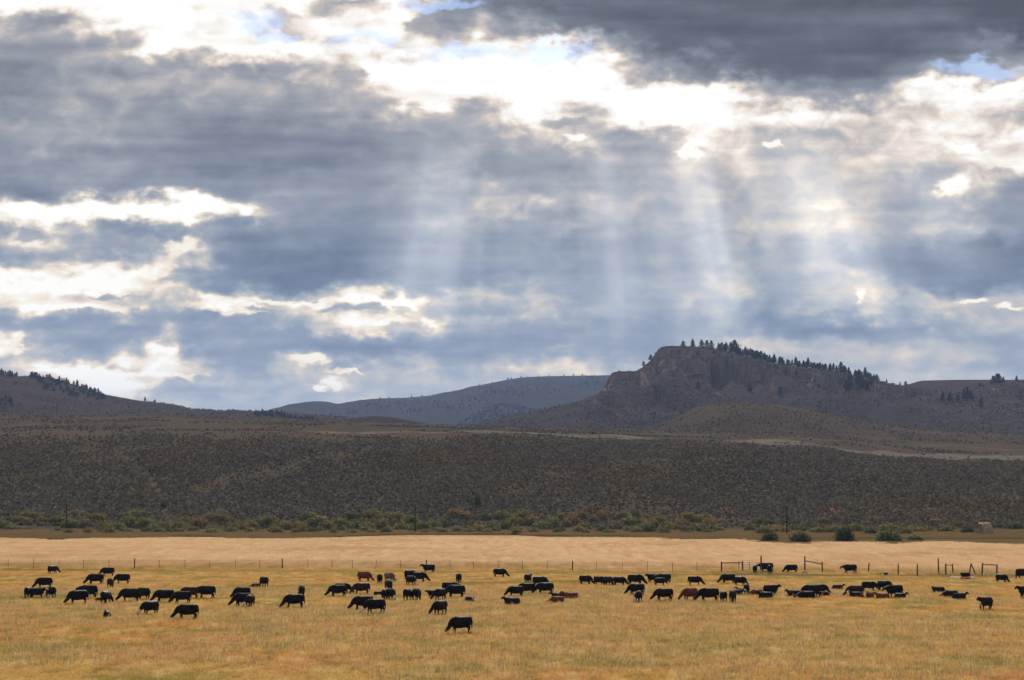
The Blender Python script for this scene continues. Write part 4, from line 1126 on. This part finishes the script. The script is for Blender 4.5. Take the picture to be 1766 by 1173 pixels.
def cow_mesh(kind):
    m = MB()
    dz = -0.50 if kind.startswith('lie') else 0.0
    wid = 1.12 if dz else 1.0
    # trunk: pin bones to brisket
    secs = [(-1.05, 1.08, .10, .17), (-1.02, 1.05, .22, .29), (-0.92, 1.02, .29, .37), (-0.68, .97, .33, .43), (-0.36, .925, .365, .47), (-0.05, .90, .38, .49), (0.25, .91, .36, .48), (0.48, .94, .31, .45), (0.66, .97, .25, .38), (0.78, 1.0, .17, .26)]
    m.tube([(x, 0, z + dz) for x, z, w, h in secs], [(w * wid, h * (0.98 if dz else 1)) for x, z, w, h in secs], 16, side=(0, 1, 0))
    # topline: tail head and withers
    m.tube([(-0.99, 0, 1.33 + dz), (-0.6, 0, 1.335 + dz), (0, 0, 1.325 + dz), (0.42, 0, 1.345 + dz), (0.65, 0, 1.27 + dz)], [0.05, .09, .09, .09, .06], 8, side=(0, 1, 0))
    # brisket
    m.tube([(0.45, 0, .68 + dz), (0.66, 0, .72 + dz), (0.78, 0, .84 + dz)], [.12, .15, .10], 8, side=(0, 1, 0))
    if kind.startswith('graze'):
        sw = {'graze': 0.0, 'graze_b': 0.14, 'graze_c': -0.2}[kind]
        nk = [(0.50, 0, 1.05), (0.74, sw * .25, 0.97), (0.93, sw * .6, 0.78), (1.04, sw * .9, 0.60), (1.09, sw, 0.50)]; nr = [(.24, .36), (.21, .30), (.17, .235), (.14, .19), (.12, .15)]
        hd = [(1.03, sw, 0.58), (1.12, sw, 0.51), (1.27, sw * 1.05, 0.38), (1.40, sw * 1.1, 0.25), (1.45, sw * 1.12, 0.20)]; hr = [(.12, .12), (.16, .17), (.135, .15), (.11, .12), (.10, .10)]
        ear = (1.04, sw, 0.62); epole = (1.02, sw, 0.70)
    elif kind == 'stand':
        nk = [(0.5, 0, 1.06), (0.72, 0, 1.14), (0.90, 0.03, 1.26), (1.0, 0.05, 1.36)]; nr = [(.23, .33), (.2, .28), (.15, .21), (.12, .16)]
        hd = [(0.96, .05, 1.39), (1.05, .06, 1.37), (1.19, .08, 1.27), (1.32, .10, 1.15), (1.37, .10, 1.10)]; hr = [(.10, .10), (.145, .155), (.12, .135), (.09, .10), (.075, .075)]
        ear = (0.98, .05, 1.42); epole = (0.94, .05, 1.47)
    elif kind == 'level':
        nk = [(0.5, 0, 1.04), (0.74, 0, 1.07), (0.94, 0, 1.08), (1.06, 0, 1.08)]; nr = [(.23, .33), (.2, .28), (.15, .21), (.12, .16)]
        hd = [(1.02, 0, 1.12), (1.11, 0, 1.08), (1.24, 0, 0.95), (1.35, 0, 0.82), (1.39, 0, 0.77)]; hr = [(.10, .10), (.145, .155), (.12, .135), (.09, .10), (.075, .075)]
        ear = (1.04, 0, 1.16); epole = (1.0, 0, 1.22)
    elif kind == 'lie':
        nk = [(0.5, 0, 0.60), (0.76, 0, 0.72), (0.94, 0.05, 0.88), (1.04, 0.09, 0.98)]; nr = [(.2, .27), (.165, .22), (.12, .16), (.10, .13)]
        hd = [(0.99, .08, 1.0), (1.08, .10, .98), (1.22, .14, .87), (1.34, .18, .76), (1.38, .19, .71)]; hr = [(.08, .08), (.12, .125), (.10, .11), (.075, .08), (.06, .06)]
        ear = (1.02, .08, 1.04); epole = (0.98, .08, 1.08)
    else:  # lie_low: head laid along the ground in front
        nk = [(0.5, 0, 0.55), (0.78, 0.05, 0.50), (1.0, 0.12, 0.38), (1.1, 0.16, 0.32)]; nr = [(.2, .26), (.165, .2), (.12, .15), (.10, .12)]
        hd = [(1.05, .14, .36), (1.14, .17, .32), (1.28, .22, .22), (1.4, .27, .13), (1.44, .28, .1)]; hr = [(.08, .08), (.12, .12), (.10, .1), (.075, .075), (.06, .05)]
        ear = (1.08, .15, .40); epole = (1.04, .14, .46)
    m.tube(nk, nr, 12, side=(0, 1, 0)); m.tube(hd, hr, 12, side=(0, 1, 0))
    m.tube([ear, epole], [.08, .06], 8, side=(0, 1, 0))
    for s in (-1, 1):
        e = Vector(ear); m.tube([e + Vector((0, s * .07, 0)), e + Vector((-.03, s * .17, .015)), e + Vector((-.05, s * .27, -.01)), e + Vector((-.05, s * .31, -.03))], [(.05, .035), (.085, .04), (.07, .035), (.03, .03)], 8, side=(1, 0, 0))
    if dz == 0:
        st = {'graze': (0.12, -0.10, 0.06, -0.14), 'graze_b': (-0.05, 0.16, -0.12, 0.1), 'graze_c': (0.02, 0.06, 0.02, 0.05), 'stand': (0.05, -0.05, -0.12, 0.12), 'level': (0.2, -0.15, 0.18, -0.2)}[kind]
        for i, s in enumerate((-1, 1)):
            a = st[i]; fx = 0.47
            m.tube([(fx, s * .17, .95), (fx + .02, s * .2, .72), (fx + a * .4, s * .185, .46), (fx + a * .45, s * .185, .36), (fx + a * .9, s * .18, .13), (fx + a, s * .18, .06), (fx + a + .03, s * .18, 0)], [(.12, .20), (.11, .16), (.085, .10), (.08, .09), (.062, .068), (.07, .075), (.07, .085)], 10, side=(0, 1, 0))
            a = st[2 + i]; hx = -0.70
            m.tube([(hx + .05, s * .17, 1.02), (hx + .06, s * .21, .78), (hx + .04 + a * .2, s * .2, .60), (hx - .13 + a * .6, s * .19, .42), (hx - .11 + a * .8, s * .185, .30), (hx - .07 + a, s * .18, .12), (hx - .06 + a, s * .18, .06), (hx - .03 + a, s * .18, 0)],
                   [(.15, .28), (.145, .25), (.12, .18), (.08, .11), (.068, .08), (.062, .07), (.07, .075), (.07, .085)], 10, side=(0, 1, 0))
        m.tube([(-.55, 0, .60), (-.42, 0, .545), (-.28, 0, .56)], [.09, .12, .08], 8, side=(0, 1, 0))   # udder / flank
        m.tube([(-1.0, 0, 1.28), (-1.08, 0.02, 1.18), (-1.10, 0.03, .9), (-1.09, 0.03, .62), (-1.08, 0.03, .42)], [.055, .045, .04, .05, .055], 8, side=(0, 1, 0))
    else:
        for s in (-1, 1):
            m.tube([(0.42, s * .22, .32), (0.68, s * .30, .14), (0.86, s * .30, .07)], [.12, .09, .06], 8); m.tube([(0.88, s * .30, .07), (0.66, s * .36, .05), (0.56, s * .36, .05)], [.06, .05, .05], 8)
            m.tube([(-0.72, s * .26, .42), (-0.42, s * .42, .26), (-0.25, s * .46, .12)], [.26, .18, .09], 10); m.tube([(-0.25, s * .46, .1), (-0.5, s * .5, .06), (-0.62, s * .5, .05)], [.07, .05, .05], 8)
        m.tube([(-1.0, 0, .76), (-1.08, 0.05, .5), (-1.1, 0.15, .12), (-1.0, 0.3, .05)], [.05, .035, .035, .04], 8, side=(0, 1, 0))
    me = m.mesh('cow_raw')
    o = bpy.data.objects.new('cow_raw', me); col.objects.link(o)
    r = o.modifiers.new('r', 'REMESH'); r.mode = 'VOXEL'; r.voxel_size = 0.03; r.use_smooth_shade = True
    s = o.modifiers.new('s', 'SMOOTH'); s.factor = 0.5; s.iterations = 3
    dg = bpy.context.evaluated_depsgraph_get()
    res = bpy.data.meshes.new_from_object(o.evaluated_get(dg), depsgraph=dg)
    bpy.data.objects.remove(o)
    res['hx'] = hd[1][0]; res['hz'] = hd[1][2]; res['hy'] = hd[1][1]; res['ex'] = hd[-1][0]; res['ez'] = hd[-1][2]
    return res
RAW = {k: cow_mesh(k) for k in ('graze', 'graze_b', 'graze_c', 'stand', 'level', 'lie', 'lie_low')}
CACHE = {}
def cow_variant(kind, colr, white):
    key = (kind, colr, white)
    if key in CACHE: return CACHE[key]
    me = RAW[kind].copy(); me.name = 'cow'
    me.materials.clear(); me.materials.append(HIDE[colr]); me.materials.append(M_FACE); me.materials.append(M_HOOF)
    n = len(me.polygons); c = np.zeros(n * 3); me.polygons.foreach_get('center', c); c = c.reshape(-1, 3)
    idx = np.zeros(n, np.int32)
    if not kind.startswith('lie'): idx[c[:, 2] < 0.07 + 0 * c[:, 0]] = 2
    h = np.array([RAW[kind]['hx'], RAW[kind]['hy'], RAW[kind]['hz']]); e = np.array([RAW[kind]['ex'], h[1], RAW[kind]['ez']])
    if kind.startswith('graze'): idx[(c[:, 0] > 0.9) & (idx == 2)] = 0
    if 'f' in white:      # white blaze and cheeks
        t = ((c - h) @ (e - h)) / ((e - h) @ (e - h)); dist = np.linalg.norm(c - (h + np.clip(t, -0.2, 1.2)[:, None] * (e - h)), axis=1)
        idx[(t > -0.1) & (t < 0.92) & (dist < 0.2)] = 1
    if 'c' in white:      # white brisket
        idx[(c[:, 0] > 0.55) & (c[:, 2] < 0.98) & (c[:, 2] > 0.45) & (np.abs(c[:, 1]) < 0.16) & (c[:, 0] < 1.0)] = 1
    if 'u' in white:      # white underline
        idx[(c[:, 0] > -0.7) & (c[:, 0] < 0.45) & (c[:, 2] < 0.6) & (c[:, 2] > 0.45) & (np.abs(c[:, 1]) < 0.16)] = 1
    me.polygons.foreach_set('material_index', idx)
    me.update()
    co = np.zeros(len(me.vertices) * 3); me.vertices.foreach_get('co', co)
    CACHE[key] = (me, co.reshape(-1, 3))
    return CACHE[key]

HERD = 'cattle spread over the dry pasture'
def cow(x0, x1, ytop, ybase, kind, head, label, colr='k', white='', size=None, cat='cow'):
    """x0..x1 and ytop..ybase: where it shows in the photo; head: facing, 0 right, 90 away, 180 left, 270 towards us"""
    me, co = cow_variant(kind, colr, white)
    Y = gY(ybase + 1.2)
    a = math.radians(head + random.uniform(-11, 11))
    hgt = {'stand': 1.52, 'level': 1.43, 'lie': 1.05, 'lie_low': 0.88}.get(kind, 1.43)
    s = size or min(1.12, max(0.55, (ybase - ytop) / F * Y / hgt))
    rx = co[:, 0] * math.cos(a) - co[:, 1] * math.sin(a)
    cx = (rx.min() + rx.max()) / 2 * s
    o = put('cow' if cat == 'cow' else 'calf', me)
    o.location = (gx((x0 + x1) / 2, Y) - cx, Y, -0.015); o.rotation_euler = (0, 0, a); o.scale = (s, s * random.uniform(0.94, 1.06), s)
    tag(o, label, cat, HERD)
    return o
G, B_, C_, S, V, L, W = 'graze', 'graze_b', 'graze_c', 'stand', 'level', 'lie', 'lie_low'
for args in (
 # far left knot
 (84.6, 101.5, 973.6, 988.5, C_, 62, 'black cow standing alone beside the green ditch near the left edge of the fence'),
 (56, 90, 991, 1014, G, 180, 'black cow at the back of the far left knot of four', 'k', '', 1.05),
 (43, 56, 1006, 1031, C_, 92, 'leftmost black cow of the herd, seen from behind', 'k', '', 1.0),
 (52, 80, 1005, 1031, S, 8, 'black white faced cow in the middle of the far left knot', 'k', 'f', 0.9),
 (76, 97, 1005, 1030, C_, 140, 'rightmost black cow of the far left knot, turned away', 'k', '', 0.95),
 (147, 176, 988, 1007, B_, 180, 'black cow grazing left, nearest of two overlapping cows below the second fence post'),
 (170, 196, 977, 993, G, 176, 'black cow highest in the left group, just under the fence'),
 (193, 223, 988, 1006, G, 182, 'black cow grazing left at the right end of the upper left group'),
 (181, 200, 996, 1013, C_, 308, 'black cow facing us with head down in the middle of the upper left group'),
 (131, 167, 1006, 1031, V, 180, 'black cow half hidden behind the one grazing towards lower left'),
 (118, 146, 1014, 1041, B_, 208, 'black cow grazing towards lower left, overlapping a cow behind it'),
 (176, 193, 1017, 1040, C_, 84, 'black cow seen from behind, standing left of the largest left cow'),
 (197, 243, 1012, 1037, G, 180, 'long bodied black cow grazing left, largest of its row at left', 'k', 'u', 1.1),
 (236, 253, 1013, 1033, C_, 150, 'black cow behind the rump of the long bodied cow at left', 'k', '', 1.0),
 (261, 298, 1014, 1038, G, 181, 'black cow grazing left, directly behind the white faced one', 'k', '', 1.05),
 (245, 266, 1036, 1059, C_, 238, 'black white faced cow grazing towards us at left', 'k', 'f', 1.0),
 (295, 326, 1018, 1039.5, B_, 186, 'black cow grazing left in front of the dark red cow'),
 (308, 340, 1011, 1031.5, G, 186, 'dark red brown cow in the left half, between two black cows', 'd', '', 1.0),
 (337, 368.5, 1005, 1031, V, 176, 'black cow walking, right end of the left row beside the dark red cow', 'k', '', 1.08),
 (294, 343, 1040.5, 1067, G, 181, 'large black cow grazing left by itself, front row at left'),
 (171, 196, 1050, 1063, L, 262, 'black cow lying down facing us, alone in front at left'),
 # left of centre
 (429, 450, 1004, 1012, W, 180, 'dark brown calf lying in the grass left of a standing cow', 'd', '', 0.62, 'calf'),
 (443, 466, 993, 1011, C_, 140, 'black cow turned away beside the dark lying calf'),
 (397, 432, 1011, 1031, G, 184, 'black cow grazing left behind the pair left of centre'),
 (400, 431, 1021, 1045, B_, 190, 'front black cow grazing left in the pair left of centre'),
 (419, 439, 1020, 1045.5, C_, 262, 'black cow with white face down, right one of the pair left of centre', 'k', 'f', 0.95),
 (508, 532, 1003, 1030, C_, 285, 'black cow facing us with head down by the green strip'),
 (488, 520, 1023, 1047.6, B_, 198, 'black cow grazing left below the one that faces us'),
 (561, 597, 1007, 1028, G, 182, 'black cow grazing left at the left end of the central crowd'),
 (577, 611, 1003.5, 1023, G, 2, 'black cow grazing right, half hidden at the left end of the central crowd', 'k', '', 0.95),
 (603.5, 637, 1003.6, 1024, B_, 188, 'very dark brown cow grazing left in the central crowd', 'd'),
 (619, 643, 984, 1002, C_, 336, 'red cow with head down right, back of the central crowd', 'b'),
 (648, 662, 988, 1005, C_, 96, 'black cow seen from behind between the red and the roan cow'),
 (664, 682, 985.7, 1002, C_, 318, 'pale roan cow at the back of the central crowd', 'r'),
 (660, 680, 998, 1018, C_, 304, 'black cow facing right just below the roan cow', 'k', '', 1.0),
 (666, 683, 1012, 1033.5, C_, 300, 'black white faced cow grazing towards us under the roan cow', 'k', 'f', 0.95),
 (657, 672, 1013, 1033, C_, 80, 'black cow with its back to us beside the white faced grazer', 'k', '', 0.9),
 (646, 662, 1018, 1025.5, W, 10, 'black calf lying beside the cow below the roan one', 'k', '', 0.55, 'calf'),
 (606, 638, 1026, 1051, B_, 192, 'black cow grazing left, left one of the front pair near the centre'),
 (627, 659, 1031, 1057, G, 204, 'black cow with white striped face, right one of the front pair near centre', 'k', 'f'),
 (700, 719, 977, 998, C_, 52, 'black cow at the back of the knot below the standing walker', 'k', '', 1.0),
 (698, 722, 990, 1008.5, C_, 326, 'black cow at the front of the knot below the standing walker', 'k', 'f', 0.95),
 (712, 740, 985, 1003, G, 358, 'black cow grazing right, right end of the knot below the standing walker'),
 (723, 751, 970, 987, S, 180, 'black cow walking left with its head up against the wire fence', 'k', '', 1.0),
 (696, 713, 1013, 1034, C_, 76, 'black cow seen from behind, left one of a tight pair near the centre'),
 (710, 727, 1013, 1034, C_, 300, 'black cow with head down, right one of a tight pair near the centre'),
 (764, 795, 997, 1022, V, 358, 'black cow behind, back to back with another right of centre', 'k', '', 1.0),
 (785, 797.5, 987, 1004, C_, 92, 'black cow seen from behind at the top of the knot right of centre'),
 (767, 798, 1007, 1030, C_, 158, 'black cow with its flank to us at the front of the knot right of centre'),
 (737, 752, 1014, 1030, S, 190, 'black calf looking left over a grazing cow near the centre', 'k', '', 0.66, 'calf'),
 (746, 766, 1013, 1034, C_, 232, 'black cow grazing towards us beside the calf that looks left'),
 (742, 769, 1033.5, 1059, C_, 226, 'black cow grazing towards us, just above the nearest cow'),
 (801, 822, 1027, 1037, L, 300, 'black and white faced calf curled up alone right of the centre front cows', 'k', 'fc', 0.72, 'calf'),
 (773, 809, 1061, 1091, B_, 218, 'nearest black cow of all, grazing alone in the foreground'),
 # right of centre
 (850.5, 879, 979, 994.6, G, 0, 'black cow grazing right by itself under the fence near the middle'),
 (903.5, 918.5, 987, 1005, S, 62, 'black cow turned away with its head up, right of the lone fence grazer', 'k', '', 0.95),
 (921, 947, 992.6, 1010, G, 0, 'black cow grazing right behind the group of three right of centre'),
 (871, 901, 1009, 1028, B_, 190, 'black cow grazing left, leftmost of the group of three right of centre'),
 (890, 919, 1005, 1024, G, 182, 'middle black cow of the group of three right of centre', 'k', '', 1.0),
 (918, 954, 1003, 1024, G, 180, 'black cow grazing left, rightmost of the group of three right of centre'),
 (868, 893.5, 1030, 1042.5, L, 215, 'black cow lying alone in front of the group of three right of centre', 'k', '', 0.95),
 (948, 973, 1022, 1032, L, 176, 'black calf lying behind the red calf right of centre', 'k', '', 0.8, 'calf'),
 (945, 970, 1030, 1038.5, W, 180, 'red brown calf lying flat, nearest of three lying calves', 'b', '', 0.82, 'calf'),
 (966, 996, 1021, 1032, L, 178, 'red brown calf lying with its head raised, right one of three lying calves', 'b', '', 0.9, 'calf'),
 (1002, 1022, 990.5, 1007, C_, 332, 'leftmost of four small black cattle in a row'),
 (1026, 1044, 992, 1008, C_, 322, 'second from left of four small black cattle in a row'),
 (1042, 1057, 992, 1009, C_, 312, 'third from left of four small black cattle in a row'),
 (1062, 1079.5, 993, 1009, C_, 330, 'rightmost of four small black cattle in a row'),
 (1086, 1113, 989, 1008, G, 350, 'black cow grazing right behind the big left facing grazer'),
 (1112, 1136, 988, 1004, S, 196, 'black cow with head raised to the left in the knot of three', 'k', '', 0.9),
 (1130, 1153.5, 986.5, 1005, V, 170, 'black cow at the back right of the knot of three', 'k', '', 0.98),
 (1128, 1153.5, 992, 1009, G, 346, 'black calf grazing right at the front of the knot of three', 'k', 'f', 0.78, 'calf'),
 (1075, 1113, 1005, 1025, G, 180, 'big black cow grazing left behind a smaller white marked one'),
 (1089, 1110, 1015, 1037.5, C_, 246, 'black cow with white marked face grazing towards us, in front of the big grazer', 'k', 'f', 0.95),
 (1122, 1160, 1013, 1035, G, 182, 'black cow grazing left by itself, left of the red cow'),
 (1189, 1212.5, 992, 1008.5, C_, 346, 'black cow grazing right, above the red cow'),
 (1174, 1198, 1012, 1034.5, C_, 208, 'red brown cow grazing left at the left end of the right hand crowd', 'b'),
 (1195, 1241, 1008, 1036.5, G, 181, 'very large black cow grazing left beside the red brown cow', 'k', '', 1.12),
 (1238, 1257, 1016, 1036.5, C_, 100, 'black calf turned away between the very large cow and its neighbour', 'k', '', 0.88, 'calf'),
 (1255, 1271, 1015, 1038, C_, 275, 'black cow facing us, right of the very large cow'),
 (1239, 1266, 988, 1005.5, G, 188, 'black cow grazing left below the corner brace of the gate'),
 (1268, 1288, 992.6, 1009, C_, 330, 'black cow grazing towards lower right below the steel gate'),
 (1281, 1297, 1005, 1024.5, C_, 84, 'black cow seen from behind next to two red calves'),
 (1270, 1284, 1010, 1021, L, 150, 'red calf lying half hidden behind a white faced black one', 'b', '', 0.7, 'calf'),
 (1262, 1284, 1015, 1026, L, 350, 'black white faced calf lying at the back of the right hand crowd', 'k', 'f', 0.8, 'calf'),
 (1294, 1310, 1015, 1025.5, W, 180, 'red calf lying right of the cow seen from behind', 'b', '', 0.8, 'calf'),
 (1305, 1329, 1019, 1030.5, L, 178, 'black calf lying in front of the cow that looks right', 'k', '', 0.85, 'calf'),
 (1320, 1344, 1008, 1027, S, 22, 'black cow standing with its head raised to the right', 'k', '', 0.98),
 # at the gate
 (1295, 1309.5, 972.6, 987.5, C_, 80, 'black cow left of the tall gate post, seen from behind', 'k', '', 0.95),
 (1306, 1331, 966.5, 986, V, 182, 'black cow crossing behind the tall gate post', 'k', '', 1.12),
 (1321.5, 1334.5, 971, 988, C_, 88, 'black cow just right of the tall gate post', 'k', '', 1.0),
 (1348, 1376, 972, 987, G, 181, 'black cow grazing left in the gate opening'),
 (1446, 1480.5, 972, 988, V, 180, 'black cow facing left at the fence right of the gate opening', 'k', '', 1.05),
 # right
 (1354, 1379, 1016, 1027.5, L, 184, 'black calf lying at the left end of the dark knot at right', 'k', '', 0.85, 'calf'),
 (1371, 1420, 1010, 1029.5, G, 179, 'large black cow standing over the lying calves at right', 'k', '', 1.1),
 (1370, 1404, 1020, 1031, W, 182, 'black calf lying in front of the large cow at right', 'k', '', 1.0, 'calf'),
 (1402, 1432, 1008, 1024, G, 2, 'black cow grazing right at the right end of the dark knot', 'k', '', 0.9),
 (1416, 1430, 1017, 1027, W, 355, 'small black calf lying under the cow that grazes right', 'k', '', 0.62, 'calf'),
 (1437, 1456.5, 1006, 1016, L, 8, 'dark calf lying alone above the gap between two knots at right', 'k', '', 0.75, 'calf'),
 (1454, 1489, 1008, 1028, G, 187, 'dark red cow grazing left at right, over a white faced calf', 'd'),
 (1464, 1483, 1018, 1029, L, 160, 'black white faced calf lying beneath the dark red cow', 'k', 'f', 0.75, 'calf'),
 (1478, 1490, 1019, 1029, L, 100, 'tan red calf lying behind the hind legs of the dark red cow', 'b', '', 0.6, 'calf'),
 (1489, 1515, 1001, 1018.5, G, 342, 'black cow grazing right above the lying red calves'),
 (1490, 1509, 1019, 1030, L, 232, 'red calf lying, left one of two in the knot at right', 'b', '', 0.78, 'calf'),
 (1509, 1529, 1021, 1032, L, 150, 'red calf lying, right one of two in the knot at right', 'b', '', 0.8, 'calf'),
 (1517, 1537, 1000, 1018, C_, 322, 'black cow grazing at the back of the knot at right', 'k', '', 0.95),
 (1518, 1560, 1011, 1029.5, V, 186, 'black cow standing broadside facing left in front of the knot at right', 'k', '', 1.08),
 (1546, 1564, 1019, 1031, L, 330, 'dark calf lying by the hind legs of the broadside cow', 'k', '', 0.72, 'calf'),
 (1652, 1674, 984, 998, S, 178, 'small black calf with a white face beside the red trough', 'k', 'f', 0.72, 'calf'),
 (1720, 1737, 988.5, 1004, C_, 312, 'black cow grazing towards lower right near the wide brace'),
 (1747.5, 1786, 979, 997.5, V, 2, 'black cow cut off by the right edge near the fence'),
 (1751, 1784, 1008, 1030.5, S, 186, 'black cow cut off by the right edge in the middle of the pasture'),
 (1602, 1630, 1013, 1021, L, 180, 'black white faced calf lying, leftmost of three in a line at right', 'k', 'f', 0.82, 'calf'),
 (1624, 1648, 1020.5, 1028.5, W, 180, 'black calf lying flat, middle of three in a line at right', 'k', '', 0.9, 'calf'),
 (1643, 1671, 1022, 1033, L, 4, 'black calf lying, rightmost of three in a line at right', 'k', '', 0.85, 'calf'),
 (1684, 1711, 1025, 1050.5, S, 206, 'black cow with a white chest and raised head, front row at right', 'k', 'c', 0.95),
 (162, 179, 1026, 1036, W, 182, 'small white faced calf lying half hidden behind a cow at left', 'k', 'f', 0.5, 'calf'),
):
    cow(*args)

# ------------------------------------------------------------------ haze
def haze():
    m = bpy.data.materials.new('haze'); m.use_nodes = True; m.node_tree.nodes.clear(); n = NT(m.node_tree)
    v = n.new('ShaderNodeVolumePrincipled'); v.inputs['Color'].default_value = (0.40, 0.57, 1.0, 1); v.inputs['Density'].default_value = HAZE_DENSITY; v.inputs['Anisotropy'].default_value = 0.3
    o = n.new('ShaderNodeOutputMaterial'); m.node_tree.links.new(v.outputs[0], o.inputs['Volume'])
    b = MB().box((0, 3350, 259), (8600, 7340, 522)).build('haze', m)
    b['kind'] = 'stuff'; b['label'] = 'thin blue haze lying over the valley'
HAZE_DENSITY = 0.000033
haze()
